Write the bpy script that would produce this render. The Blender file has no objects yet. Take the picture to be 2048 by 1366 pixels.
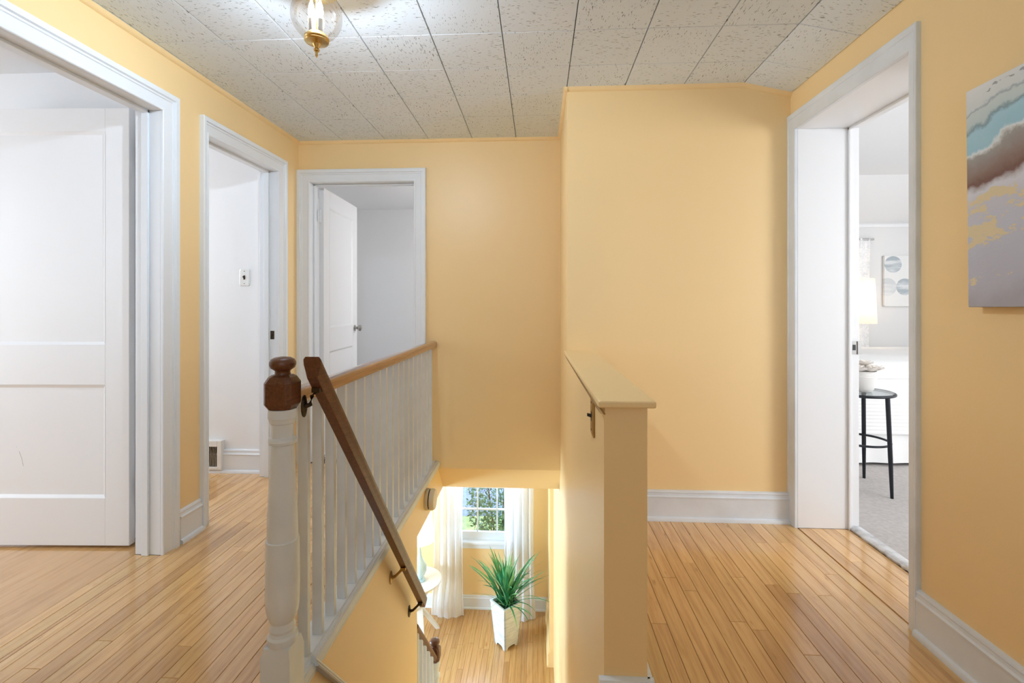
import bpy, math, random
from mathutils import Vector, Matrix

scene = bpy.context.scene
COL = scene.collection
R = math.radians
rnd = random.Random(7)

# ------------------------------------------------------------------ camera, world, lights, exposure
CAM_H = 1.14
F_PX = 970.0
YAW = math.atan(52 / 970.0)
cam_data = bpy.data.cameras.new('camera')
cam_data.sensor_width = 36.0
cam_data.lens = F_PX * 36.0 / 2048.0
cam_data.shift_y = -(683 - 605) / 2048.0
cam_data.clip_start = 0.02
cam = bpy.data.objects.new('camera', cam_data)
COL.objects.link(cam)
cam.location = (0, 0, CAM_H)
cam.rotation_euler = (R(90), 0, YAW)
scene.camera = cam

vs = scene.view_settings
vs.view_transform = 'Standard'
vs.look = 'None'
vs.gamma = 1.0
vs.use_curve_mapping = False
vs.exposure = 1.60
scene.cycles.max_bounces = 7
scene.cycles.diffuse_bounces = 5
scene.cycles.caustics_reflective = False
scene.cycles.caustics_refractive = False
scene.cycles.use_adaptive_sampling = True
scene.cycles.adaptive_threshold = 0.055
scene.cycles.glossy_bounces = 3
scene.cycles.transparent_max_bounces = 10
scene.cycles.use_denoising = True
scene.cycles.sample_clamp_indirect = 6.0

world = bpy.data.worlds.new('world')
scene.world = world
world.use_nodes = True
wn = world.node_tree.nodes
wbg = wn['Background']
sky = wn.new('ShaderNodeTexSky')
sky.sky_type = 'NISHITA'
sky.sun_disc = False
sky.sun_elevation = R(48)
sky.sun_rotation = R(200)
world.node_tree.links.new(sky.outputs['Color'], wbg.inputs['Color'])
wbg.inputs['Strength'].default_value = 0.5


def area(name, loc, target, sx, sy, power, color=(1, 1, 1)):
    d = bpy.data.lights.new(name, 'AREA')
    d.shape = 'RECTANGLE'
    d.size, d.size_y = sx, sy
    d.energy = power
    d.color = color
    o = bpy.data.objects.new(name, d)
    COL.objects.link(o)
    o.location = loc
    o.rotation_euler = (Vector(target) - Vector(loc)).to_track_quat('-Z', 'Y').to_euler()
    return o


COOL = (0.84, 0.92, 1.0)
NEUTRAL = (0.95, 0.97, 1.0)
# area lights standing in for unseen, assumed windows; only daylight_living_room backs a built one
area('assumed_daylight_left_bedroom', (-3.75, -1.45, 1.45), (-1.7, 1.7, 0.8), 0.8, 1.3, 7.2, COOL)
area('assumed_daylight_left_bedroom_side', (-4.35, 1.15, 1.35), (-1.0, 1.75, 1.2), 1.6, 1.5, 15.5, (0.79, 0.895, 1.0))
area('assumed_daylight_bathroom', (-3.75, 2.77, 1.5), (-1.0, 2.78, 1.3), 0.66, 1.1, 5.7, NEUTRAL)
area('assumed_daylight_far_bedroom', (0.10, 4.70, 1.45), (-2.0, 5.5, 1.3), 1.3, 1.2, 9.0, (1.0, 0.985, 0.97))
area('assumed_daylight_right_bedroom', (4.85, 2.6, 1.45), (1.5, 3.0, 0.9), 1.5, 1.3, 8, NEUTRAL)
area('assumed_daylight_right_bedroom_near', (3.75, 0.42, 1.35), (1.2, 2.4, 1.15), 1.6, 1.4, 36, (0.92, 0.96, 1.0))
area('daylight_living_room', (-0.62, 6.15, -0.75), (-0.5, 4.2, -2.4), 1.0, 0.8, 6, COOL)
area('added_fill_living_room', (-3.85, 3.4, -1.25), (0, 4.2, -1.0), 1.8, 1.2, 92, (0.50, 0.75, 1.0))  # added fill from an assumed side window, brightens living room and stairwell
area('added_fill_hall_end', (0.3, -1.5, 1.45), (0.6, 2.0, 2.1), 1.4, 1.3, 5.0, (0.55, 0.78, 1.0))  # added fill behind the camera; wall_back has no window

# ------------------------------------------------------------------ node helpers and materials


def new_mat(name):
    m = bpy.data.materials.new(name)
    m.use_nodes = True
    nt = m.node_tree
    b = nt.nodes['Principled BSDF']
    return m, nt, b


def node(nt, kind, **kw):
    n = nt.nodes.new(kind)
    for k, v in kw.items():
        if k in n.inputs:
            n.inputs[k].default_value = v
        else:
            setattr(n, k, v)
    return n


def link(nt, a, b):
    nt.links.new(a, b)


def ramp(nt, stops, fac=None, interp='LINEAR'):
    r = nt.nodes.new('ShaderNodeValToRGB')
    r.color_ramp.interpolation = interp
    el = r.color_ramp.elements
    while len(el) < len(stops):
        el.new(0.5)
    for e, (p, c) in zip(el, stops):
        e.position = p
        e.color = (*c, 1) if len(c) == 3 else c
    if fac is not None:
        link(nt, fac, r.inputs['Fac'])
    return r


def bump(nt, b, height, strength, dist=0.01):
    n = node(nt, 'ShaderNodeBump', Strength=strength, Distance=dist)
    link(nt, height, n.inputs['Height'])
    link(nt, n.outputs['Normal'], b.inputs['Normal'])
    return n


def plain(name, col, rough=0.5, metal=0.0, spec=0.5, coat=0.0, bump_scale=0, bump_str=0.0, var=0.0):
    m, nt, b = new_mat(name)
    b.inputs['Base Color'].default_value = (*col, 1)
    b.inputs['Roughness'].default_value = rough
    b.inputs['Metallic'].default_value = metal
    b.inputs['Specular IOR Level'].default_value = spec
    b.inputs['Coat Weight'].default_value = coat
    b.inputs['Coat Roughness'].default_value = 0.1
    if bump_scale:
        t = node(nt, 'ShaderNodeTexCoord')
        n = node(nt, 'ShaderNodeTexNoise', Scale=bump_scale, Detail=3.0)
        link(nt, t.outputs['Object'], n.inputs['Vector'])
        if bump_str:
            bump(nt, b, n.outputs['Fac'], bump_str, 0.002)
        if var:
            n2 = node(nt, 'ShaderNodeTexNoise', Scale=bump_scale * 0.12, Detail=2.0)
            link(nt, t.outputs['Object'], n2.inputs['Vector'])
            lo = tuple(c * (1 - var) for c in col)
            hi = tuple(min(1, c * (1 + var)) for c in col)
            r = ramp(nt, [(0.35, lo), (0.65, hi)], n2.outputs['Fac'])
            link(nt, r.outputs['Color'], b.inputs['Base Color'])
    return m


def wood(name, c_dark, c_mid, c_light, rough=0.3, coat=0.3, grain=70.0, along='y', per_object=True, speck=True):
    """streaky wood; the grain runs along one local axis and every object gets its own tone"""
    m, nt, b = new_mat(name)
    t = node(nt, 'ShaderNodeTexCoord')
    info = node(nt, 'ShaderNodeObjectInfo')
    off = node(nt, 'ShaderNodeVectorMath', operation='SCALE')
    comb = node(nt, 'ShaderNodeCombineXYZ')
    for i in range(3):
        link(nt, info.outputs['Random'], comb.inputs[i])
    link(nt, comb.outputs[0], off.inputs[0])
    off.inputs['Scale'].default_value = 37.0
    add = node(nt, 'ShaderNodeVectorMath', operation='ADD')
    link(nt, t.outputs['Object'], add.inputs[0])
    link(nt, off.outputs[0], add.inputs[1])
    sc = {'x': (3.0, grain, grain), 'y': (grain, 3.0, grain), 'z': (grain, grain, 3.0)}[along]
    mul = node(nt, 'ShaderNodeVectorMath', operation='MULTIPLY')
    mul.inputs[1].default_value = sc
    link(nt, add.outputs[0], mul.inputs[0])
    n1 = node(nt, 'ShaderNodeTexNoise', Scale=1.0, Detail=5.0, Roughness=0.62, Distortion=0.5)
    link(nt, mul.outputs[0], n1.inputs['Vector'])
    r1 = ramp(nt, [(0.28, c_dark), (0.5, c_mid), (0.72, c_light)], n1.outputs['Fac'])
    last = r1.outputs['Color']
    if per_object:
        rr = ramp(nt, [(0.0, (0.80, 0.74, 0.68)), (0.35, (0.98, 0.97, 0.95)), (0.7, (1.05, 1.04, 1.02)), (1.0, (0.90, 0.92, 0.84))],
                  info.outputs['Random'])
        mx = node(nt, 'ShaderNodeMix', data_type='RGBA', blend_type='MULTIPLY')
        mx.inputs['Factor'].default_value = 1.0
        link(nt, last, mx.inputs['A'])
        link(nt, rr.outputs['Color'], mx.inputs['B'])
        last = mx.outputs['Result']
    if speck:
        n2 = node(nt, 'ShaderNodeTexNoise', Scale=1.0, Detail=2.0)
        m2 = node(nt, 'ShaderNodeVectorMath', operation='MULTIPLY')
        m2.inputs[1].default_value = (sc[0] * 0.8, sc[1] * 2.2, sc[2] * 0.8)
        link(nt, add.outputs[0], m2.inputs[0])
        link(nt, m2.outputs[0], n2.inputs['Vector'])
        r2 = ramp(nt, [(0.70, (1, 1, 1)), (0.78, (0.55, 0.42, 0.32))], n2.outputs['Fac'])
        mx = node(nt, 'ShaderNodeMix', data_type='RGBA', blend_type='MULTIPLY')
        mx.inputs['Factor'].default_value = 0.8
        link(nt, last, mx.inputs['A'])
        link(nt, r2.outputs['Color'], mx.inputs['B'])
        last = mx.outputs['Result']
    link(nt, last, b.inputs['Base Color'])
    b.inputs['Roughness'].default_value = rough
    b.inputs['Coat Weight'].default_value = coat
    b.inputs['Coat Roughness'].default_value = 0.07
    bump(nt, b, n1.outputs['Fac'], 0.05, 0.002)
    return m


MAT = {}
MAT['yellow'] = plain('yellow_wall_paint', (0.89, 0.648, 0.330), 0.40, bump_scale=170, bump_str=0.12)
MAT['white_wall'] = plain('white_wall_paint', (0.83, 0.835, 0.845), 0.6, bump_scale=150, bump_str=0.06)
MAT['grey_wall'] = plain('pale_grey_wall_paint', (0.76, 0.755, 0.75), 0.6)
MAT['trim'] = plain('white_gloss_trim', (0.78, 0.81, 0.85), 0.32, bump_scale=35, bump_str=0.06)
MAT['trim_worn'] = plain('white_brushed_trim', (0.72, 0.755, 0.80), 0.34, bump_scale=60, bump_str=0.22, var=0.04)
MAT['door_white'] = plain('white_door_paint', (0.82, 0.825, 0.84), 0.38, bump_scale=40, bump_str=0.05)
MAT['oak'] = wood('oak_floor', (0.57, 0.31, 0.115), (0.74, 0.44, 0.18), (0.82, 0.52, 0.24), 0.24, 0.8, 48.0)
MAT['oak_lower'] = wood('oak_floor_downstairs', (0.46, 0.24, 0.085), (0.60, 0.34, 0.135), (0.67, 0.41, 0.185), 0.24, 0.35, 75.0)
MAT['subfloor'] = plain('dark_floor_joint', (0.10, 0.05, 0.02), 0.8)
MAT['brown'] = wood('dark_stained_wood', (0.065, 0.020, 0.008), (0.125, 0.040, 0.015), (0.17, 0.060, 0.023), 0.38, 0.15, 120.0, per_object=False, speck=False)
MAT['rail'] = wood('honey_stained_wood', (0.24, 0.10, 0.033), (0.36, 0.16, 0.055), (0.43, 0.20, 0.075), 0.2, 0.6, 110.0, per_object=False, speck=False)
MAT['brass'] = plain('aged_brass', (0.62, 0.43, 0.17), 0.25, 1.0, bump_scale=60, bump_str=0.03)
MAT['bronze'] = plain('dark_bronze', (0.06, 0.045, 0.03), 0.35, 0.9)
MAT['antique_brass'] = plain('antique_brass', (0.40, 0.25, 0.09), 0.35, 1.0)
MAT['nickel'] = plain('satin_nickel', (0.42, 0.41, 0.40), 0.28, 1.0)
MAT['black'] = plain('black_plastic', (0.012, 0.012, 0.012), 0.4)
MAT['black_metal'] = plain('black_metal', (0.022, 0.025, 0.03), 0.38, 0.6)
MAT['dark_void'] = plain('dark_duct', (0.035, 0.04, 0.045), 0.8)
MAT['plastic'] = plain('white_plastic', (0.80, 0.80, 0.78), 0.35)
MAT['cream_plastic'] = plain('cream_plastic', (0.72, 0.62, 0.44), 0.4)
MAT['carpet'] = plain('pale_carpet', (0.50, 0.465, 0.44), 0.95, spec=0.1, bump_scale=420, bump_str=0.7, var=0.07)
MAT['carpet_edge'] = plain('fuzzy_carpet_edge', (0.62, 0.62, 0.63), 0.95, spec=0.1, bump_scale=140, bump_str=1.0, var=0.25)
MAT['linen'] = plain('white_linen', (0.84, 0.835, 0.825), 0.85, spec=0.15, bump_scale=25, bump_str=0.15)
MAT['ceramic'] = plain('white_ceramic', (0.80, 0.78, 0.75), 0.45)
MAT['petal'] = plain('ivory_petal', (0.93, 0.88, 0.82), 0.6)
MAT['table_white'] = plain('white_painted_table', (0.84, 0.82, 0.80), 0.4)
MAT['asphalt'] = plain('blue_grey_asphalt', (0.16, 0.19, 0.24), 0.9, bump_scale=40, bump_str=0.4, var=0.15)
MAT['grass'] = plain('yellow_green_lawn', (0.30, 0.36, 0.10), 0.9, bump_scale=40, bump_str=0.8, var=0.35)  # the lawn's own yellow-green, varied at random
MAT['soil'] = plain('green_moss', (0.03, 0.09, 0.05), 0.9, bump_scale=60, bump_str=0.8, var=0.3)
MAT['bark'] = plain('bark', (0.10, 0.07, 0.045), 0.9)


def ceiling_mat():
    m, nt, b = new_mat('fissured_acoustic_tile')
    t = node(nt, 'ShaderNodeTexCoord')
    info = node(nt, 'ShaderNodeObjectInfo')
    comb = node(nt, 'ShaderNodeCombineXYZ')
    for i in range(3):
        link(nt, info.outputs['Random'], comb.inputs[i])
    off = node(nt, 'ShaderNodeVectorMath', operation='SCALE')
    link(nt, comb.outputs[0], off.inputs[0])
    off.inputs['Scale'].default_value = 53.0
    add = node(nt, 'ShaderNodeVectorMath', operation='ADD')
    link(nt, t.outputs['Object'], add.inputs[0])
    link(nt, off.outputs[0], add.inputs[1])
    mul = node(nt, 'ShaderNodeVectorMath', operation='MULTIPLY')
    mul.inputs[1].default_value = (230.0, 48.0, 1.0)
    link(nt, add.outputs[0], mul.inputs[0])
    n1 = node(nt, 'ShaderNodeTexNoise', Scale=1.0, Detail=1.0, Distortion=0.25)
    link(nt, mul.outputs[0], n1.inputs['Vector'])
    n2 = node(nt, 'ShaderNodeTexNoise', Scale=11.0, Detail=1.0)
    link(nt, add.outputs[0], n2.inputs['Vector'])
    mm = node(nt, 'ShaderNodeMath', operation='MULTIPLY_ADD')
    link(nt, n2.outputs['Fac'], mm.inputs[0])
    mm.inputs[1].default_value = 0.12
    link(nt, n1.outputs['Fac'], mm.inputs[2])
    r = ramp(nt, [(0.715, (0.775, 0.83, 0.885)), (0.775, (0.30, 0.31, 0.32))], mm.outputs[0])
    link(nt, r.outputs['Color'], b.inputs['Base Color'])
    b.inputs['Roughness'].default_value = 0.9
    b.inputs['Specular IOR Level'].default_value = 0.15
    inv = ramp(nt, [(0.71, (1, 1, 1)), (0.78, (0, 0, 0))], mm.outputs[0])
    bump(nt, b, inv.outputs['Color'], 0.5, 0.003)
    return m


MAT['tile'] = ceiling_mat()


def clear_glass(name, tint=(1, 1, 1), gloss=0.06, edge=0.5):
    m = bpy.data.materials.new(name)
    m.use_nodes = True
    nt = m.node_tree
    nt.nodes.remove(nt.nodes['Principled BSDF'])
    out = nt.nodes['Material Output']
    tr = node(nt, 'ShaderNodeBsdfTransparent')
    tr.inputs['Color'].default_value = (*tint, 1)
    gl = node(nt, 'ShaderNodeBsdfGlossy')
    gl.inputs['Roughness'].default_value = 0.03
    lw = node(nt, 'ShaderNodeLayerWeight', Blend=0.25)
    mr = node(nt, 'ShaderNodeMapRange')
    link(nt, lw.outputs['Fresnel'], mr.inputs['Value'])
    mr.inputs['To Min'].default_value = gloss
    mr.inputs['To Max'].default_value = edge
    mx = node(nt, 'ShaderNodeMixShader')
    link(nt, mr.outputs['Result'], mx.inputs['Fac'])
    link(nt, tr.outputs[0], mx.inputs[1])
    link(nt, gl.outputs[0], mx.inputs[2])
    link(nt, mx.outputs[0], out.inputs['Surface'])
    return m


MAT['glass'] = clear_glass('window_glass')
MAT['globe'] = clear_glass('clear_globe_glass', (1.0, 0.985, 0.965), 0.06, 0.45)


def sheer(name, col, trans=0.5, see=0.2):
    m = bpy.data.materials.new(name)
    m.use_nodes = True
    nt = m.node_tree
    nt.nodes.remove(nt.nodes['Principled BSDF'])
    out = nt.nodes['Material Output']
    d = node(nt, 'ShaderNodeBsdfDiffuse')
    t = node(nt, 'ShaderNodeBsdfTranslucent')
    p = node(nt, 'ShaderNodeBsdfTransparent')
    d.inputs['Color'].default_value = (*col, 1)
    t.inputs['Color'].default_value = (*col, 1)
    m1 = node(nt, 'ShaderNodeMixShader', Fac=trans)
    link(nt, d.outputs[0], m1.inputs[1])
    link(nt, t.outputs[0], m1.inputs[2])
    m2 = node(nt, 'ShaderNodeMixShader', Fac=see)
    link(nt, m1.outputs[0], m2.inputs[1])
    link(nt, p.outputs[0], m2.inputs[2])
    link(nt, m2.outputs[0], out.inputs['Surface'])
    return m


MAT['sheer'] = sheer('sheer_white_voile', (0.90, 0.89, 0.89), 0.4, 0.10)
MAT['shade_warm'] = sheer('cream_lamp_shade', (0.92, 0.86, 0.78), 0.6, 0.0)


def patterned_curtain():
    m, nt, b = new_mat('pale_patterned_curtain')
    t = node(nt, 'ShaderNodeTexCoord')
    n = node(nt, 'ShaderNodeTexNoise', Scale=16.0, Detail=2.0, Distortion=2.5)
    link(nt, t.outputs['Object'], n.inputs['Vector'])
    r = ramp(nt, [(0.47, (0.86, 0.86, 0.86)), (0.53, (0.70, 0.71, 0.73)), (0.6, (0.86, 0.86, 0.86))], n.outputs['Fac'])
    link(nt, r.outputs['Color'], b.inputs['Base Color'])
    b.inputs['Roughness'].default_value = 0.9
    return m


MAT['pattern_curtain'] = patterned_curtain()


def emit(name, col, strength):
    m, nt, b = new_mat(name)
    b.inputs['Base Color'].default_value = (*col, 1)
    b.inputs['Emission Color'].default_value = (*col, 1)
    b.inputs['Emission Strength'].default_value = strength
    return m


MAT['bulb'] = emit('glowing_candle_bulb', (1.0, 0.86, 0.66), 14.0)
MAT['soft_bulb'] = emit('soft_lamp_bulb', (1.0, 0.84, 0.62), 3.0)


def leaf_mat(name, a, c, d):
    m, nt, b = new_mat(name)
    info = node(nt, 'ShaderNodeObjectInfo')
    t = node(nt, 'ShaderNodeTexCoord')
    n = node(nt, 'ShaderNodeTexNoise', Scale=7.0, Detail=2.0)
    link(nt, t.outputs['Object'], n.inputs['Vector'])
    ad = node(nt, 'ShaderNodeMath', operation='MULTIPLY_ADD')
    link(nt, n.outputs['Fac'], ad.inputs[0])
    ad.inputs[1].default_value = 0.5
    sc = node(nt, 'ShaderNodeMath', operation='MULTIPLY')
    link(nt, info.outputs['Random'], sc.inputs[0])
    sc.inputs[1].default_value = 0.6
    link(nt, sc.outputs[0], ad.inputs[2])
    r = ramp(nt, [(0.15, a), (0.5, c), (0.85, d)], ad.outputs[0])
    link(nt, r.outputs['Color'], b.inputs['Base Color'])
    b.inputs['Roughness'].default_value = 0.35
    return m


MAT['leaf'] = leaf_mat('glossy_grass_leaf', (0.012, 0.14, 0.07), (0.05, 0.31, 0.12), (0.30, 0.58, 0.24))
MAT['shrub'] = leaf_mat('shrub_leaf', (0.05, 0.12, 0.05), (0.13, 0.24, 0.09), (0.36, 0.20, 0.10))


def whitewash():
    m, nt, b = new_mat('whitewashed_board')
    t = node(nt, 'ShaderNodeTexCoord')
    mul = node(nt, 'ShaderNodeVectorMath', operation='MULTIPLY')
    mul.inputs[1].default_value = (9, 9, 60)
    link(nt, t.outputs['Object'], mul.inputs[0])
    n = node(nt, 'ShaderNodeTexNoise', Scale=1.0, Detail=4.0)
    link(nt, mul.outputs[0], n.inputs['Vector'])
    r = ramp(nt, [(0.32, (0.60, 0.62, 0.63)), (0.62, (0.78, 0.79, 0.80))], n.outputs['Fac'])
    link(nt, r.outputs['Color'], b.inputs['Base Color'])
    b.inputs['Roughness'].default_value = 0.7
    return m


MAT['whitewash'] = whitewash()


def painting_mat():
    """abstract seascape: pale band, blue wave, brown ridge, lavender and gold leaf; local y = width, z = height"""
    m, nt, b = new_mat('abstract_seascape_canvas')
    t = node(nt, 'ShaderNodeTexCoord')
    sep = node(nt, 'ShaderNodeSeparateXYZ')
    link(nt, t.outputs['Object'], sep.inputs[0])
    warp = node(nt, 'ShaderNodeTexNoise', Scale=5.0, Detail=8.0, Roughness=0.62)
    link(nt, t.outputs['Object'], warp.inputs['Vector'])
    # height (0..1) + tilt + warp
    h = node(nt, 'ShaderNodeMath', operation='MULTIPLY_ADD')
    link(nt, sep.outputs['Z'], h.inputs[0])
    h.inputs[1].default_value = 1 / 0.64
    h.inputs[2].default_value = -0.13
    tilt = node(nt, 'ShaderNodeMath', operation='MULTIPLY_ADD')
    link(nt, sep.outputs['Y'], tilt.inputs[0])
    tilt.inputs[1].default_value = 0.30
    link(nt, h.outputs[0], tilt.inputs[2])
    w = node(nt, 'ShaderNodeMath', operation='MULTIPLY_ADD')
    link(nt, warp.outputs['Fac'], w.inputs[0])
    w.inputs[1].default_value = 0.26
    link(nt, tilt.outputs[0], w.inputs[2])
    r = ramp(nt, [(0.0, (0.42, 0.41, 0.46)), (0.08, (0.50, 0.50, 0.58)), (0.30, (0.56, 0.57, 0.66)), (0.42, (0.60, 0.59, 0.66)),
                  (0.50, (0.68, 0.68, 0.74)), (0.525, (0.48, 0.44, 0.46)), (0.545, (0.20, 0.105, 0.085)), (0.60, (0.29, 0.205, 0.18)),
                  (0.68, (0.36, 0.345, 0.33)), (0.70, (0.76, 0.80, 0.82)), (0.715, (0.36, 0.58, 0.69)), (0.785, (0.40, 0.62, 0.72)),
                  (0.80, (0.24, 0.34, 0.40)), (0.82, (0.54, 0.63, 0.63)), (0.865, (0.60, 0.67, 0.66)), (0.875, (0.38, 0.44, 0.48)),
                  (0.89, (0.66, 0.70, 0.70)), (1.0, (0.76, 0.76, 0.77))], w.outputs[0])
    # gold leaf
    g = node(nt, 'ShaderNodeTexNoise', Scale=7.0, Detail=8.0, Roughness=0.72)
    mp = node(nt, 'ShaderNodeVectorMath', operation='MULTIPLY')
    mp.inputs[1].default_value = (1.0, 0.7, 1.5)
    link(nt, t.outputs['Object'], mp.inputs[0])
    link(nt, mp.outputs[0], g.inputs['Vector'])
    band = ramp(nt, [(0.0, (0.5, 0.5, 0.5)), (0.10, (0.97, 0.97, 0.97)), (0.2, (0.80, 0.80, 0.80)), (0.28, (1, 1, 1)), (0.46, (1, 1, 1)), (0.53, (0.6, 0.6, 0.6)), (0.56, (0, 0, 0))], w.outputs[0])
    gm = node(nt, 'ShaderNodeMath', operation='MULTIPLY')
    link(nt, g.outputs['Fac'], gm.inputs[0])
    link(nt, band.outputs['Color'], gm.inputs[1])
    gf = ramp(nt, [(0.49, (0, 0, 0)), (0.515, (1, 1, 1))], gm.outputs[0])
    mx = node(nt, 'ShaderNodeMix', data_type='RGBA')
    link(nt, gf.outputs['Color'], mx.inputs['Factor'])
    link(nt, r.outputs['Color'], mx.inputs['A'])
    mx.inputs['B'].default_value = (0.74, 0.62, 0.40, 1)
    # dark dashes in the pale band
    ds = node(nt, 'ShaderNodeTexNoise', Scale=38.0, Detail=3.0)
    link(nt, t.outputs['Object'], ds.inputs['Vector'])
    db = ramp(nt, [(0.90, (0, 0, 0)), (0.93, (1, 1, 1)), (0.96, (0, 0, 0))], w.outputs[0])
    dm = node(nt, 'ShaderNodeMath', operation='MULTIPLY')
    link(nt, ds.outputs['Fac'], dm.inputs[0])
    link(nt, db.outputs['Color'], dm.inputs[1])
    dr = ramp(nt, [(0.46, (0, 0, 0)), (0.52, (0.8, 0.8, 0.8))], dm.outputs[0])
    mx2 = node(nt, 'ShaderNodeMix', data_type='RGBA')
    link(nt, dr.outputs['Color'], mx2.inputs['Factor'])
    link(nt, mx.outputs['Result'], mx2.inputs['A'])
    mx2.inputs['B'].default_value = (0.27, 0.28, 0.29, 1)
    link(nt, mx2.outputs['Result'], b.inputs['Base Color'])
    b.inputs['Roughness'].default_value = 0.75
    bump(nt, b, g.outputs['Fac'], 0.35, 0.004)
    return m


MAT['painting'] = painting_mat()


def circles_mat():
    m, nt, b = new_mat('pale_print_with_circles')
    t = node(nt, 'ShaderNodeTexCoord')
    n = node(nt, 'ShaderNodeTexNoise', Scale=9.0, Detail=3.0)
    mp = node(nt, 'ShaderNodeVectorMath', operation='MULTIPLY')
    mp.inputs[1].default_value = (0.5, 1, 3)
    link(nt, t.outputs['Object'], mp.inputs[0])
    link(nt, mp.outputs[0], n.inputs['Vector'])
    tone = ramp(nt, [(0.4, (0.36, 0.42, 0.46)), (0.6, (0.70, 0.72, 0.73))], n.outputs['Fac'])
    last = None
    for (cx, cz, rad, k) in ((0.085, 0.43, 0.085, 0.9), (0.20, 0.20, 0.085, 0.9), (0.03, 0.20, 0.09, 0.45), (0.38, 0.36, 0.12, 0.8), (0.55, 0.15, 0.10, 0.7)):
        d = node(nt, 'ShaderNodeVectorMath', operation='DISTANCE')
        fl = node(nt, 'ShaderNodeVectorMath', operation='MULTIPLY')
        fl.inputs[1].default_value = (1, 0, 1)
        link(nt, t.outputs['Object'], fl.inputs[0])
        link(nt, fl.outputs[0], d.inputs[0])
        d.inputs[1].default_value = (cx, 0, cz)
        ins = node(nt, 'ShaderNodeMath', operation='LESS_THAN')
        link(nt, d.outputs['Value'], ins.inputs[0])
        ins.inputs[1].default_value = rad
        f = node(nt, 'ShaderNodeMath', operation='MULTIPLY')
        link(nt, ins.outputs[0], f.inputs[0])
        f.inputs[1].default_value = k
        mx = node(nt, 'ShaderNodeMix', data_type='RGBA')
        link(nt, f.outputs[0], mx.inputs['Factor'])
        if last is None:
            mx.inputs['A'].default_value = (0.80, 0.80, 0.79, 1)
        else:
            link(nt, last, mx.inputs['A'])
        link(nt, tone.outputs['Color'], mx.inputs['B'])
        last = mx.outputs['Result']
    link(nt, last, b.inputs['Base Color'])
    b.inputs['Roughness'].default_value = 0.8
    return m


MAT['circles'] = circles_mat()

# ------------------------------------------------------------------ mesh helpers


class MB:
    def __init__(self):
        self.v, self.f = [], []

    def add(self, vs_, fs):
        n = len(self.v)
        self.v += [tuple(p) for p in vs_]
        self.f += [tuple(i + n for i in f) for f in fs]
        return self

    def box(self, x0, x1, y0, y1, z0, z1):
        x0, x1 = min(x0, x1), max(x0, x1)
        y0, y1 = min(y0, y1), max(y0, y1)
        z0, z1 = min(z0, z1), max(z0, z1)
        return self.add([(x0, y0, z0), (x1, y0, z0), (x1, y1, z0), (x0, y1, z0), (x0, y0, z1), (x1, y0, z1), (x1, y1, z1), (x0, y1, z1)],
                        [(0, 3, 2, 1), (4, 5, 6, 7), (0, 1, 5, 4), (1, 2, 6, 5), (2, 3, 7, 6), (3, 0, 4, 7)])

    def hexa(self, bottom, top):
        """8 corners: four of the bottom ring and four of the top ring"""
        return self.add(list(bottom) + list(top), [(0, 3, 2, 1), (4, 5, 6, 7), (0, 1, 5, 4), (1, 2, 6, 5), (2, 3, 7, 6), (3, 0, 4, 7)])

    def loops(self, rings, closed=True, caps=True):
        """skin a list of equal-length rings of points"""
        n = len(rings[0])
        vs_ = [p for r in rings for p in r]
        fs = []
        for i in range(len(rings) - 1):
            for j in range(n if closed else n - 1):
                a, b = i * n + j, i * n + (j + 1) % n
                fs.append((a, b, b + n, a + n))
        if caps and closed:
            fs.append(tuple(range(n - 1, -1, -1)))
            fs.append(tuple((len(rings) - 1) * n + j for j in range(n)))
        return self.add(vs_, fs)

    def lathe(self, prof, c=(0, 0, 0), seg=28):
        """prof: (radius, z)"""
        rings = [[(c[0] + r * math.cos(2 * math.pi * k / seg), c[1] + r * math.sin(2 * math.pi * k / seg), c[2] + z) for k in range(seg)]
                 for r, z in prof]
        return self.loops(rings)

    def tube(self, path, r, seg=10, closed=False):
        pts = [Vector(p) for p in path]
        rings = []
        n = len(pts)
        for i, p in enumerate(pts):
            if closed:
                d = pts[(i + 1) % n] - pts[i - 1]
            else:
                d = pts[min(i + 1, n - 1)] - pts[max(i - 1, 0)]
            d.normalize()
            up = Vector((0, 0, 1)) if abs(d.z) < 0.9 else Vector((1, 0, 0))
            a = d.cross(up).normalized()
            b = d.cross(a)
            rr = r[i] if isinstance(r, (list, tuple)) else r
            rings.append([p + a * rr * math.cos(2 * math.pi * k / seg) + b * rr * math.sin(2 * math.pi * k / seg) for k in range(seg)])
        if closed:
            rings.append(rings[0])
        return self.loops(rings, caps=not closed)

    def xform(self, mat):
        self.v = [tuple(mat @ Vector(p)) for p in self.v]
        return self

    def build(self, name, mat, parent=None, smooth=None, bevel=0.0, origin=None, segs=2):
        me = bpy.data.meshes.new(name)
        v = self.v
        if origin is not None:
            o_ = Vector(origin)
            v = [tuple(Vector(p) - o_) for p in v]
        me.from_pydata(v, [], self.f)
        me.validate()
        # consistent outward normals
        import bmesh
        bm = bmesh.new()
        bm.from_mesh(me)
        bmesh.ops.recalc_face_normals(bm, faces=bm.faces)
        bm.to_mesh(me)
        bm.free()
        if smooth is not None:
            me.polygons.foreach_set('use_smooth', [True] * len(me.polygons))
            me.set_sharp_from_angle(angle=R(smooth))
        me.materials.append(MAT[mat] if isinstance(mat, str) else mat)
        o = bpy.data.objects.new(name, me)
        COL.objects.link(o)
        if origin is not None:
            o.location = origin
        if parent is not None:
            o.parent = parent
        if bevel:
            b = o.modifiers.new('bevel', 'BEVEL')
            b.width = bevel
            b.segments = segs
            b.limit_method = 'ANGLE'
            b.angle_limit = R(40)
        return o


def empty(name, loc=(0, 0, 0)):
    o = bpy.data.objects.new(name, None)
    COL.objects.link(o)
    o.location = loc
    o.empty_display_size = 0.1
    return o


def struct(o):
    o['kind'] = 'structure'
    return o


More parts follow.
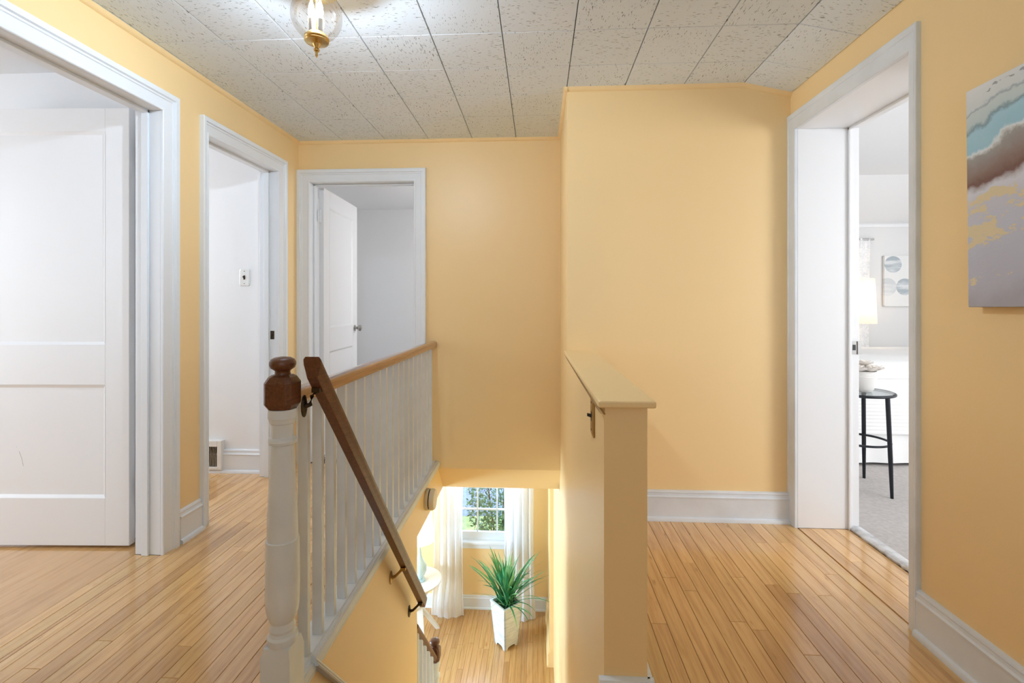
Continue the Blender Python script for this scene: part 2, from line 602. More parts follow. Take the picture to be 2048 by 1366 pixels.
def tag(o, label, cat, group=None):
    o['label'] = label
    o['category'] = cat
    if group:
        o['group'] = group
    return o


def extrude_profile(mb, prof, a, b, n):
    """profile points (out, up) extruded from a to b; n is the outward direction"""
    a, b, n = Vector(a), Vector(b), Vector(n)
    z = Vector((0, 0, 1))
    mb.loops([[a + n * t + z * h for t, h in prof], [b + n * t + z * h for t, h in prof]])
    return mb


BASE = [(0, 0), (0.031, 0), (0.031, 0.008), (0.027, 0.017), (0.017, 0.021), (0.016, 0.118), (0.021, 0.121), (0.021, 0.126),
        (0.015, 0.131), (0.013, 0.142), (0.016, 0.146), (0.014, 0.153), (0.006, 0.156), (0, 0.156)]
COVE = [(0, 0), (0, -0.020), (0.006, -0.018), (0.012, -0.012), (0.016, -0.005), (0.019, 0)]
CASE = [(0, 0), (0, 0.010), (0.003, 0.013), (0.012, 0.014), (0.015, 0.011), (0.050, 0.015), (0.053, 0.019), (0.060, 0.019),
        (0.064, 0.027), (0.084, 0.027), (0.088, 0.023), (0.088, 0)]
CASE_FLAT = [(0, 0), (0, 0.012), (0.003, 0.015), (0.055, 0.016), (0.058, 0.0145), (0.061, 0.017), (0.080, 0.019), (0.086, 0.016), (0.086, 0)]


def casing(parent, o, along, n, a0, a1, h, prof, mat='trim', z0=0.0, near_scale=1.0):
    """mitred architrave round an opening; o = point on the wall plane, along = wall direction, n = outward"""
    o, along, n = Vector(o), Vector(along), Vector(n)
    z = Vector((0, 0, 1))
    rings = []
    for w, t in prof:
        rings.append([o + along * (a0 - w * near_scale) + z * z0 + n * t, o + along * (a0 - w * near_scale) + z * (h + w) + n * t,
                      o + along * (a1 + w) + z * (h + w) + n * t, o + along * (a1 + w) + z * z0 + n * t])
    mb = MB()
    mb.loops(rings, closed=False, caps=False)
    # close the two feet
    k = len(prof)
    mb.f.append(tuple(i * 4 for i in range(k)))
    mb.f.append(tuple(i * 4 + 3 for i in range(k - 1, -1, -1)))
    return mb.build('casing', mat, parent, smooth=25)


def door_leaf(name, w, h, t, mat, parent, panels, stile=0.112):
    """leaf in local space: x 0..w from the hinge, y 0..t, z 0..h; recessed panels on both faces"""
    mb = MB()
    mb.box(0, stile, 0, t, 0, h)
    mb.box(w - stile, w, 0, t, 0, h)
    zs = [0.0] + [q for p in panels for q in p] + [h]
    for i in range(0, len(zs), 2):
        mb.box(stile, w - stile, 0, t, zs[i], zs[i + 1])
    leaf = mb.build(name, mat, parent, bevel=0.0015)
    for z0, z1 in panels:
        pm = MB()
        rec, mold = 0.009, 0.014
        for y, yr in ((0.0, rec), (t, t - rec)):
            o4 = [(stile, y, z0), (w - stile, y, z0), (w - stile, y, z1), (stile, y, z1)]
            i4 = [(stile + mold, yr, z0 + mold), (w - stile - mold, yr, z0 + mold), (w - stile - mold, yr, z1 - mold), (stile + mold, yr, z1 - mold)]
            pm.add(o4 + i4, [(0, 1, 5, 4), (1, 2, 6, 5), (2, 3, 7, 6), (3, 0, 4, 7), (4, 5, 6, 7)])
        pm.build('panel', mat, leaf)
    return leaf


def hinge_part(parent, loc, mat='trim', h=0.09):
    mb = MB()
    for k in range(5):
        mb.lathe([(0.0065, k * h / 5 + 0.001), (0.0065, (k + 1) * h / 5 - 0.001)], (0, 0, 0), 10)
    mb.lathe([(0.002, -0.004), (0.005, 0), (0.005, h), (0.002, h + 0.004)], (0, 0, 0), 10)
    mb.box(-0.028, 0, 0.004, 0.007, 0, h)
    mb.xform(Matrix.Translation(loc))
    return mb.build('hinge', mat, parent, smooth=40)


# ------------------------------------------------------------------ the setting: dimensions
XL, XR = -1.70, 1.31          # hall side walls
YF = 3.36                     # far wall
YA = 2.592                    # alcove wall
XS = 0.155                    # stairwell right wall
XW = -0.70                    # stairwell left wall
ZC = 2.28                     # ceiling
ZL = -2.50                    # living room floor
ZLC = -0.22                   # living room ceiling
YB = -1.60                    # behind the camera
YWIN = 5.75                   # living room window wall
D1 = (1.345, 2.10, 2.007)     # door openings: from, to, head
D2 = (2.405, 3.080, 1.997)
D3 = (-1.615, -0.868, 1.990)
D4 = (1.770, 2.525, 2.018)

# walls of the hall
mb = MB()
for (x0, x1) in ((XL - 0.06, XL),):
    mb.box(x0, x1, YB, D1[0] - 0.018, 0, ZC).box(x0, x1, D1[0] - 0.018, D1[1] + 0.018, D1[2] + 0.018, ZC)
    mb.box(x0, x1, D1[1] + 0.018, D2[0] - 0.018, 0, ZC).box(x0, x1, D2[0] - 0.018, D2[1] + 0.018, D2[2] + 0.018, ZC)
    mb.box(x0, x1, D2[1] + 0.018, YF + 0.12, 0, ZC)
struct(mb.build('wall_left', 'yellow'))
mb = MB()
x0, x1 = XL - 0.12, XL - 0.06
mb.box(x0, x1, YB, D1[0] - 0.018, 0, ZC).box(x0, x1, D1[0] - 0.018, D1[1] + 0.018, D1[2] + 0.018, ZC)
mb.box(x0, x1, D1[1] + 0.018, D2[0] - 0.018, 0, ZC).box(x0, x1, D2[0] - 0.018, D2[1] + 0.018, D2[2] + 0.018, ZC)
mb.box(x0, x1, D2[1] + 0.018, YF + 0.12, 0, ZC)
struct(mb.build('wall_left_rooms_side', 'white_wall'))

mb = MB()
mb.box(XL, D3[0] - 0.018, YF, YF + 0.06, 0, ZC).box(D3[0] - 0.018, D3[1] + 0.018, YF, YF + 0.06, D3[2] + 0.018, ZC)
mb.box(D3[1] + 0.018, XS, YF, YF + 0.06, -0.02, ZC)
# sloped soffit over the stairs
mb.loops([[(x, YF, -0.02), (x, YF + 0.19, ZLC), (x, YF + 0.30, ZLC), (x, YF + 0.12, -0.02)] for x in (XW - 0.06, XS)])
struct(mb.build('wall_far', 'yellow'))
mb = MB()
mb.box(XL - 0.7, D3[0] - 0.018, YF + 0.06, YF + 0.12, 0, ZC).box(D3[0] - 0.018, D3[1] + 0.018, YF + 0.06, YF + 0.12, D3[2] + 0.018, ZC)
mb.box(D3[1] + 0.018, XS + 0.12, YF + 0.06, YF + 0.12, -0.02, ZC)
struct(mb.build('wall_far_room_side', 'white_wall'))

mb = MB()
mb.box(XR, XR + 0.10, YB, D4[0] - 0.018, 0, ZC).box(XR, XR + 0.10, D4[0] - 0.018, D4[1] + 0.018, D4[2] + 0.018, ZC)
mb.box(XR, XR + 0.10, D4[1] + 0.018, YA + 0.12, 0, ZC)
struct(mb.build('wall_right', 'yellow'))
mb = MB()
mb.box(XR + 0.10, XR + 0.30, 0.3, D4[0] - 0.018, 0, ZC).box(XR + 0.10, XR + 0.30, D4[0] - 0.018, D4[1] + 0.018, D4[2] + 0.018, ZC)
mb.box(XR + 0.10, XR + 0.30, D4[1] + 0.018, 5.3, 0, ZC)
struct(mb.build('wall_right_room_side', 'grey_wall'))

mb = MB()
mb.loops([[(XS, YA, z), (XR, YA, z), (XR, YA + 0.12, z), (XS + 0.12, YA + 0.12, z), (XS + 0.12, YF + 0.12, z), (XS, YF + 0.12, z)] for z in (-0.3, ZC)])
struct(mb.build('wall_alcove', 'yellow'))

struct(MB().box(XL - 0.06, XR + 0.1, YB - 0.1, YB, 0, ZC).build('wall_back', 'yellow'))

# stairwell walls
mb = MB()
mb.box(XW - 0.06, XW, 1.30, 2.78, ZL, -0.008).box(XW - 0.06, XW, 2.78, YF + 0.19, ZLC, -0.008)
struct(mb.build('wall_stair_left', 'yellow'))
mb = MB()
mb.box(XS, XS + 0.12, YA, 4.85, ZL, -0.3).box(XS, XS + 0.12, YF + 0.12, 4.85, -0.3, ZLC).box(0.118, XS + 0.12, 4.85, YWIN, ZL, ZLC)
mb.box(XS + 0.015, XS + 0.12, 0.9, 1.29, ZL, -0.21)
struct(mb.build('wall_stair_right', 'yellow'))
HY = 1.292
half = MB().hexa([(0.174, HY, ZL), (0.287, HY, ZL), (0.280, YA, ZL), (XS, YA, ZL)],
                 [(0.174, HY, 0.866), (0.287, HY, 0.866), (0.280, YA, 0.866), (XS, YA, 0.866)]).build('wall_half', 'yellow')
struct(half)
MB().hexa([(0.156, 1.265, 0.8665), (0.305, 1.265, 0.8665), (0.297, YA, 0.8665), (0.137, YA, 0.8665)],
          [(0.156, 1.265, 0.885), (0.305, 1.265, 0.885), (0.297, YA, 0.885), (0.137, YA, 0.885)]).build('ledge_cap', 'yellow', half, bevel=0.005, segs=3)
mb = MB()
mb.loops([[(0.137 + 0.0145 * t, YA - t * 1.33, 0.866) for t in (0, 1)], [(0.147 + 0.0145 * t, YA - t * 1.33, 0.853) for t in (0, 1)],
          [(0.157 + 0.0165 * t, YA - t * 1.33, 0.850) for t in (0, 1)], [(0.157 + 0.0165 * t, YA - t * 1.33, 0.866) for t in (0, 1)]], closed=False)
mb.build('cove_moulding', 'yellow', half)

# adjoining rooms
struct(MB().box(-4.5, XL - 0.12, 2.28, 2.38, 0, ZC).build('wall_left_bedroom_far', 'white_wall'))
struct(MB().box(-4.5, -4.4, YB, 2.28, 0, ZC).build('wall_left_bedroom_side', 'white_wall'))
struct(MB().box(-4.5, XL - 0.12, YB - 0.1, YB, 0, ZC).build('wall_left_bedroom_near', 'white_wall'))
struct(MB().box(-4.5, XL - 0.06, YB, 2.38, ZC, ZC + 0.06).build('ceiling_left_bedroom', 'white_wall'))
struct(MB().box(-3.9, XL - 0.12, 3.157, 3.26, 0, ZC).build('wall_bathroom_far', 'white_wall'))
struct(MB().box(-3.9, -3.8, 2.38, 3.157, 0, ZC).build('wall_bathroom_side', 'white_wall'))
struct(MB().box(-3.9, XL - 0.06, 2.38, 3.26, ZC, ZC + 0.06).build('ceiling_bathroom', 'white_wall'))
struct(MB().box(-2.4, XS + 0.12, 5.85, 5.95, 0, ZC).build('wall_far_bedroom_back', 'white_wall'))
struct(MB().box(-2.50, -2.40, YF + 0.12, 5.85, 0, ZC).build('wall_far_bedroom_left', 'white_wall'))
struct(MB().box(XS + 0.02, XS + 0.12, YF + 0.12, 5.85, 0, ZC).build('wall_far_bedroom_right', 'white_wall'))
struct(MB().box(-2.4, XS + 0.12, YF + 0.06, 5.95, ZC, ZC + 0.06).build('ceiling_far_bedroom', 'white_wall'))
struct(MB().box(-2.4, XS + 0.02, YF + 0.32, 5.95, -0.20, 0.006).box(-4.1, XW - 0.07, YF + 0.12, YF + 0.32, -0.215, 0.006).box(XW - 0.07, XS + 0.02, YF + 0.12, YF + 0.32, -0.02, 0.006).build('floor_far_bedroom', 'carpet'))
struct(MB().box(XR + 0.30, 5.1, 5.2, 5.3, 0, ZC).build('wall_right_bedroom_far', 'grey_wall'))
struct(MB().box(5.0, 5.1, 0.3, 5.2, 0, ZC).build('wall_right_bedroom_side', 'grey_wall'))
struct(MB().box(XR + 0.30, 5.1, 0.2, 0.3, 0, ZC).build('wall_right_bedroom_near', 'grey_wall'))
mb = MB().box(XR + 0.1, 5.1, 0.2, 4.5, ZC, ZC + 0.06)
mb.loops([[(x, 4.5, ZC), (x, 5.25, 1.94), (x, 5.3, 2.0), (x, 4.5, ZC + 0.06)] for x in (XR + 0.1, 5.1)])
struct(mb.build('ceiling_right_bedroom', 'white_wall'))
struct(MB().box(XR + 0.28, 5.1, 0.2, 5.3, -0.2, 0.014).build('floor_right_bedroom', 'carpet'))
mb = MB()
pts = []
for k in range(41):
    y = D4[0] + (D4[1] - D4[0]) * k / 40
    jit = rnd.uniform(-0.004, 0.004)
    pts.append([(XR + 0.252 + jit, y, 0.0), (XR + 0.250 + jit, y, 0.010), (XR + 0.262, y, 0.019 + jit * 0.4), (XR + 0.30, y, 0.018), (XR + 0.30, y, 0.0)])
mb.loops(pts)
struct(mb.build('trim_carpet_edge', 'carpet_edge', smooth=60))
struct(MB().box(XR + 0.30, 5.0, 5.185, 5.2, 1.915, 1.945).build('trim_bedroom_crown', 'white_wall'))

# living room shell
W1 = (-1.00, -0.215, -1.70, -0.50)   # window hole x0 x1 z0 z1
mb = MB()
mb.box(-4.1, W1[0], YWIN, YWIN + 0.12, ZL, ZLC).box(W1[1], XS + 0.12, YWIN, YWIN + 0.12, ZL, ZLC)
mb.box(W1[0], W1[1], YWIN, YWIN + 0.12, ZL, W1[2]).box(W1[0], W1[1], YWIN, YWIN + 0.12, W1[3], ZLC)
struct(mb.build('wall_living_room_far', 'yellow'))
struct(MB().box(-4.1, -4.0, 0.8, YWIN, ZL, ZLC).build('wall_living_room_left', 'yellow'))
struct(MB().box(-4.1, XS + 0.12, 0.8, 0.9, ZL, ZLC).build('wall_living_room_near', 'yellow'))
struct(MB().box(-4.1, XS + 0.12, YF + 0.29, YWIN, ZLC, ZLC + 0.02).build('ceiling_living_room', 'white_wall'))

# ------------------------------------------------------------------ ceiling tiles
ceil = MB().box(XL - 0.05, 1.075, YB, YF + 0.05, ZC + 0.012, ZC + 0.05)
ceil.hexa([(1.07, YB, ZC + 0.012), (XR + 0.05, YB, ZC - 0.047), (XR + 0.05, YF, ZC - 0.047), (1.07, YF, ZC + 0.012)],
          [(1.07, YB, ZC + 0.05), (XR + 0.05, YB, ZC + 0.05), (XR + 0.05, YF, ZC + 0.05), (1.07, YF, ZC + 0.05)])
ceil = struct(ceil.build('ceiling', plain('dark_ceiling_joint', (0.16, 0.155, 0.15), 0.9)))
TS = 0.3048
tile_cache = {}


def tile_mesh(w, d):
    key = (round(w, 3), round(d, 3))
    if key not in tile_cache:
        mb = MB()
        g, bv = 0.0017, 0.0012
        x, y = w / 2 - g, d / 2 - g
        bvx, bvy = min(bv, x * 0.3), min(bv, y * 0.3)
        mb.loops([[(-x, -y, 0.013), (x, -y, 0.013), (x, y, 0.013), (-x, y, 0.013)],
                  [(-x, -y, 0.003), (x, -y, 0.003), (x, y, 0.003), (-x, y, 0.003)],
                  [(-x + bvx, -y + bvy, 0), (x - bvx, -y + bvy, 0), (x - bvx, y - bvy, 0), (-x + bvx, y - bvy, 0)]])
        o = mb.build('ceiling_tile', 'tile', ceil)
        tile_cache[key] = (o.data, o)
        return o
    o = tile_cache[key][1].copy()
    COL.objects.link(o)
    return o


xs = [-0.152 + TS * k for k in range(-5, 5)]
xs = [XL] + xs
ys = [2.043 + TS * k for k in range(-12, 5)]
slope = math.atan2(0.056, XR - xs[-1])
for j in range(len(ys)):
    y0 = ys[j]
    y1 = min(ys[j] + TS, YF)
    for i in range(len(xs)):
        x0 = xs[i]
        x1 = xs[i + 1] if i + 1 < len(xs) else XR
        sl = i + 1 == len(xs)
        yy1 = y1
        if x0 > 0.1:
            if y0 > YA - 0.01:
                continue
            yy1 = min(y1, YA)
        w, d = x1 - x0, yy1 - y0
        if w < 0.012 or d < 0.012:
            continue
        turn = (i + j) % 2 == 1
        if sl:
            o = tile_mesh(w / math.cos(slope), d) if not turn else tile_mesh(d, w / math.cos(slope))
            o.location = ((x0 + x1) / 2, (y0 + yy1) / 2, ZC - 0.028)
            o.rotation_euler = Matrix.Rotation(slope, 3, 'Y').to_euler() if not turn else (Matrix.Rotation(slope, 3, 'Y') @ Matrix.Rotation(R(90), 3, 'Z')).to_euler()
        else:
            o = tile_mesh(w, d) if not turn else tile_mesh(d, w)
            o.location = ((x0 + x1) / 2, (y0 + yy1) / 2, ZC)
            o.rotation_euler = (0, 0, R(90) if turn else 0)

# small cove trim under the ceiling
n_trim = 0
for a, b, n in (((XL, YB, ZC), (XL, YF, ZC), (1, 0, 0)), ((XL, YF, ZC), (XS, YF, ZC), (0, -1, 0)), ((XS, YF, ZC), (XS, YA - 0.019, ZC), (-1, 0, 0)),
                ((XS - 0.019, YA, ZC), (1.07, YA, ZC), (0, -1, 0)), ((1.07, YA, ZC), (XR, YA, ZC - 0.056), (0, -1, 0))):
    n_trim += 1
    struct(extrude_profile(MB(), COVE, a, b, n).build('trim_%d' % n_trim, 'yellow', smooth=50))

# ------------------------------------------------------------------ floors
PW = 0.0572


def planks(parent, regions, mat, z, seed, length=(0.5, 1.5), th=0.012):
    """regions: list of (x0, x1, y0, y1); planks run along y on one common grid"""
    rg = random.Random(seed)
    for (x0, x1, y0, y1) in regions:
        k = math.floor(x0 / PW)
        while k * PW < x1 - 0.004:
            a, b = max(x0, k * PW), min(x1, (k + 1) * PW)
            k += 1
            if b - a < 0.006:
                continue
            y = y0
            first = True
            while y < y1 - 0.02:
                ln = rg.uniform(*length)
                if first:
                    ln *= rg.uniform(0.3, 1.0)
                    first = False
                e = min(y + ln, y1)
                if y1 - e < 0.18:
                    e = y1
                g, bv = 0.0006, 0.0011
                cx, cy = (a + b) / 2, (y + e) / 2
                hx, hy = (b - a) / 2 - g, (e - y) / 2 - g
                dz = rg.uniform(-0.0003, 0.0002)
                mb = MB()
                mb.loops([[(-hx, -hy, -th), (hx, -hy, -th), (hx, hy, -th), (-hx, hy, -th)],
                          [(-hx, -hy, -bv), (hx, -hy, -bv), (hx, hy, -bv), (-hx, hy, -bv)],
                          [(-hx + bv, -hy + bv, 0), (hx - bv, -hy + bv, 0), (hx - bv, hy - bv, 0), (-hx + bv, hy - bv, 0)]])
                o = mb.build('floor_plank', mat, parent)
                o.location = (cx, cy, z + dz)
                y = e


mb = MB()
mb.box(-3.9, XW - 0.06, YB, YF + 0.13, -0.21, -0.011)
mb.box(XW - 0.06, XS + 0.02, YB, 1.30, -0.21, -0.011)
mb.box(XS + 0.125, XR + 0.28, YB, YA, -0.21, -0.011)
mb.box(XS + 0.02, XS + 0.125, YB, 1.292, -0.21, -0.011)
floor = struct(mb.build('floor', 'subfloor'))
planks(floor, [(XL, XW - 0.09, 0.25, YF), (XL - 0.12, XL, D1[0], D1[1]), (XL - 0.12, XL, D2[0], D2[1]), (XL - 0.62, XL - 0.12, 2.38, 3.157)],
       'oak', 0.0, 3, (0.6, 1.7))
planks(floor, [(0.288, XR, 0.25, YA), (XR, XR + 0.25, D4[0], D4[1])], 'oak', 0.0, 5, (0.45, 1.5))
planks(floor, [(XW - 0.09, 0.288, 0.25, 1.285)], 'oak', 0.0, 9, (0.6, 1.5))
MB().box(XL, XR, YB, 0.25, -0.012, 0.0).build('board_field', 'oak', floor)
MB().box(-4.4, XL - 0.12, YB, 2.28, -0.012, 0.0).build('board_field', 'oak', floor)
MB().box(-3.8, XL - 0.62, 2.38, 3.157, -0.012, 0.0).build('board_field', 'oak', floor)
floor_l = struct(MB().box(-4.1, XS + 0.12, 0.8, YWIN + 0.12, ZL - 0.2, ZL - 0.011).build('floor_living_room', 'subfloor'))
planks(floor_l, [(-1.75, XS, 3.45, YWIN)], 'oak_lower', ZL, 13, (0.7, 1.6))
MB().box(-4.0, -1.75, 0.9, YWIN, ZL - 0.012, ZL).build('board_field', 'oak_lower', floor_l)
MB().box(-1.75, XS, 0.9, 3.45, ZL - 0.012, ZL).build('board_field', 'oak_lower', floor_l)

# ------------------------------------------------------------------ baseboards
struct(extrude_profile(MB(), BASE, (0.281, YA, 0), (XR, YA, 0), (0, -1, 0)).build('baseboard_alcove', 'trim_worn', smooth=30))
struct(extrude_profile(MB(), BASE, (XR, D4[0] - 0.036, 0), (XR, YB, 0), (-1, 0, 0)).build('baseboard_right', 'trim_worn', smooth=30))
struct(extrude_profile(MB(), BASE, (XL, D1[1] + 0.10, 0), (XL, D2[0] - 0.056, 0), (1, 0, 0)).build('baseboard_left', 'trim', smooth=30))
mb = extrude_profile(MB(), BASE, (0.160, HY, 0), (0.303, HY, 0), (0, -1, 0))
extrude_profile(mb, BASE, (0.287, HY - 0.012, 0), (0.280, YA, 0), (1, 0, 0))
struct(mb.build('baseboard_half_wall', 'trim', smooth=30))
struct(extrude_profile(MB(), BASE, (-3.8, 3.157, 0), (XL - 0.14, 3.157, 0), (0, -1, 0)).build('baseboard_bathroom', 'trim', smooth=30))
struct(extrude_profile(MB(), BASE, (-4.4, 2.28, 0), (XL - 0.12, 2.28, 0), (0, -1, 0)).build('baseboard_left_bedroom', 'trim', smooth=30))
struct(extrude_profile(MB(), BASE, (-4.0, YWIN, ZL), (0.118, YWIN, ZL), (0, -1, 0)).build('baseboard_living_room', 'trim', smooth=30))
struct(extrude_profile(MB(), BASE, (0.118, YWIN, ZL), (0.118, 4.85, ZL), (-1, 0, 0)).build('baseboard_living_room_right', 'yellow', smooth=30))
struct(extrude_profile(MB(), BASE, (-2.40, 5.85, 0), (XS, 5.85, 0), (0, -1, 0)).build('baseboard_far_bedroom', 'trim', smooth=30))

# ------------------------------------------------------------------ doors


def jamb_y(parent, d, x0, x1, stop_x, mat='trim', stop=True):
    """lining of an opening in a wall that runs along y"""
    mb = MB()
    mb.box(x0, x1, d[0] - 0.018, d[0], 0, d[2]).box(x0, x1, d[1], d[1] + 0.018, 0, d[2]).box(x0, x1, d[0] - 0.018, d[1] + 0.018, d[2], d[2] + 0.018)
    mb.build('jamb', mat, parent, bevel=0.002)
    if stop:
        mb = MB()
        a, b = stop_x
        mb.box(a, b, d[0], d[0] + 0.012, 0, d[2]).box(a, b, d[1] - 0.012, d[1], 0, d[2]).box(a, b, d[0], d[1], d[2] - 0.012, d[2])
        mb.build('door_stop', mat, parent, bevel=0.002)


# left bedroom door, leaf swung right back against the wall
door1 = struct(empty('door_1', (XL, D1[1], 0)))


def local(o, root):
    o.location = Vector(o.location) - Vector(root.location)
    return o


def under(root, made):
    for o in made:
        o.location = Vector(o.location) - Vector(root.location)


class Grab:
    """everything built inside the block keeps its world place under the root"""
    def __init__(self, root):
        self.root = root

    def __enter__(self):
        self.before = set(bpy.data.objects)
        return self

    def __exit__(self, *a):
        bpy.context.view_layer.update()
        for o in bpy.data.objects:
            if o not in self.before and o.parent == self.root:
                o.location = Vector(o.location) - Vector(self.root.location)


with Grab(door1):
    casing(door1, (XL, 0, 0), (0, 1, 0), (1, 0, 0), D1[0], D1[1], D1[2], CASE)
    jamb_y(door1, D1, XL - 0.12, XL, (XL - 0.083, XL - 0.052))
    leaf = door_leaf('leaf', 0.745, 2.030, 0.035, 'door_white', door1, [(0.220, 0.745), (0.931, 1.922)])
    leaf.rotation_euler = (0, 0, math.pi + YAW * 0.8)
    # local x runs to the left from the hinge; local y must point away from the camera
    leaf.scale = (1, -1, 1)
    leaf.location = (-1.893, 2.150, 0.012)
    h1 = hinge_part(leaf, (-0.030, 0.012, 1.80))
    h2 = hinge_part(leaf, (-0.030, 0.012, 0.235))
    # pencil-like scuff on the lower panel
    sc = MB().tube([(0.505, 0.0095, 0.365), (0.512, 0.0095, 0.40), (0.523, 0.0095, 0.43), (0.537, 0.0095, 0.455)], 0.0008, 5)
    sc.build('scuff_mark', 'dark_void', leaf)

door2 = struct(empty('door_2', (XL, D2[1], 0)))
with Grab(door2):
    casing(door2, (XL, 0, 0), (0, 1, 0), (1, 0, 0), D2[0], D2[1], D2[2], CASE, near_scale=0.62)
    jamb_y(door2, D2, XL - 0.12, XL, (XL - 0.083, XL - 0.052))
    mb = MB().box(XL - 0.045, XL - 0.020, D2[1] - 0.002, D2[1] + 0.001, 0.900, 0.955)
    mb.box(XL - 0.040, XL - 0.030, D2[1] - 0.006, D2[1], 0.920, 0.935)
    mb.build('strike_plate', 'bronze', door2)

# far bedroom door in the end wall
door3 = struct(empty('door_3', (D3[0], YF, 0)))
with Grab(door3):
    casing(door3, (0, YF, 0), (1, 0, 0), (0, -1, 0), D3[0], D3[1], D3[2], CASE)
    mb = MB()
    mb.box(D3[0] - 0.018, D3[0], YF, YF + 0.12, 0, D3[2]).box(D3[1], D3[1] + 0.018, YF, YF + 0.12, 0, D3[2]).box(D3[0] - 0.018, D3[1] + 0.018, YF, YF + 0.12, D3[2], D3[2] + 0.018)
    mb.build('jamb', 'trim', door3, bevel=0.002)
    mb = MB()
    mb.box(D3[0], D3[0] + 0.012, YF + 0.05, YF + 0.083, 0, D3[2]).box(D3[1] - 0.012, D3[1], YF + 0.05, YF + 0.083, 0, D3[2]).box(D3[0], D3[1], YF + 0.05, YF + 0.083, D3[2] - 0.012, D3[2])
    mb.build('door_stop', 'trim', door3, bevel=0.002)
    leaf3 = door_leaf('leaf', 0.745, 1.975, 0.035, 'door_white', door3, [(0.235, 0.755), (0.935, 1.845)])
    ang = math.atan2(0.745, -0.033)
    leaf3.rotation_euler = (0, 0, ang)
    leaf3.location = (-1.578, 3.500, 0.012)
    hinge_part(leaf3, (-0.012, 0.020, 1.72))
    for side in (-1, 1):
        kn = MB()
        kn.lathe([(0.026, 0), (0.026, 0.005), (0.012, 0.008), (0.010, 0.022), (0.014, 0.028), (0.025, 0.036), (0.027, 0.046), (0.024, 0.056), (0.012, 0.061)], (0, 0, 0), 20)
        kn.xform(Matrix.Translation((0.682, 0.0 if side < 0 else 0.035, 0.905)) @ Matrix.Rotation(R(90 * -side), 4, 'X'))
        kn.build('knob', 'nickel', leaf3, smooth=40)

# right bedroom doorway with its deep lining
door4 = struct(empty('door_4', (XR, D4[1], 0)))
with Grab(door4):
    casing(door4, (XR, 0, 0), (0, 1, 0), (-1, 0, 0), D4[0], D4[1], D4[2], CASE_FLAT, 'trim_worn', near_scale=0.42)
    jamb_y(door4, D4, XR, XR + 0.30, (XR + 0.245, XR + 0.258), 'door_white')
    mb = MB().box(XR + 0.262, XR + 0.297, D4[1] - 0.0016, D4[1] + 0.001, 0.880, 0.945)
    mb.box(XR + 0.290, XR + 0.305, D4[1] - 0.006, D4[1], 0.88, 0.945)
    sp = mb.build('strike_plate', 'nickel', door4)
    MB().box(XR + 0.268, XR + 0.282, D4[1] - 0.003, D4[1] - 0.0014, 0.900, 0.928).build('latch_hole', 'black', sp)

# ------------------------------------------------------------------ stairs
stairs = struct(empty('staircase', (0, 1.30, 0)))
N_ST = 12
rise = -ZL / N_ST
run = rise / 1.115
with Grab(stairs):
    for k in range(1, N_ST):
        z = -k * rise
        y = 1.30 + (k - 1) * run
        MB().box(XW, XS + 0.01, y - 0.002, y + run + 0.022, z - 0.026, z).build('tread', 'oak', stairs, bevel=0.006)
    for k in range(N_ST):
        y = 1.30 + k * run
        MB().box(XW, XS + 0.01, y - 0.02, y, -(k + 1) * rise, -k * rise - (0.026 if k else 0.0)).build('riser', 'trim', stairs)
    # moulded skirt board along the left wall
    sl_ = -1.115
    mb = MB()
    y0s, y1s = 1.36, 2.78
    top = lambda y: 0.0 + sl_ * (y - 1.478)
    mb.loops([[(XW, y0s, 0.002), (XW, y1s, top(y1s)), (XW, y1s, top(y1s) - 0.30), (XW, y0s, -0.22)],
              [(XW + 0.012, y0s, 0.002), (XW + 0.012, y1s, top(y1s)), (XW + 0.012, y1s, top(y1s) - 0.30), (XW + 0.012, y0s, -0.22)]])
    mb.v = [(x, y, min(z, top(y)) if z > top(y) and y > 1.4 else z) for x, y, z in mb.v]
    mb.build('skirt_board', 'trim_worn', stairs)
    prof = [(0, 0), (0.024, 0), (0.026, 0.006), (0.022, 0.012), (0.018, 0.014), (0.020, 0.020), (0.016, 0.028), (0, 0.030)]
    mb = MB()
    extrude_profile(mb, prof, (XW, 1.46, top(1.46)), (XW, y1s, top(y1s)), (1, 0, 0))
    mb.build('skirt_moulding', 'trim_worn', stairs, smooth=30)

# ------------------------------------------------------------------ balustrade on the landing
BX = -0.735
railing = tag(empty('stair_railing', (BX, 1.333, 0)), 'white balustrade with honey wood rail and turned newel post on upstairs landing', 'railing')


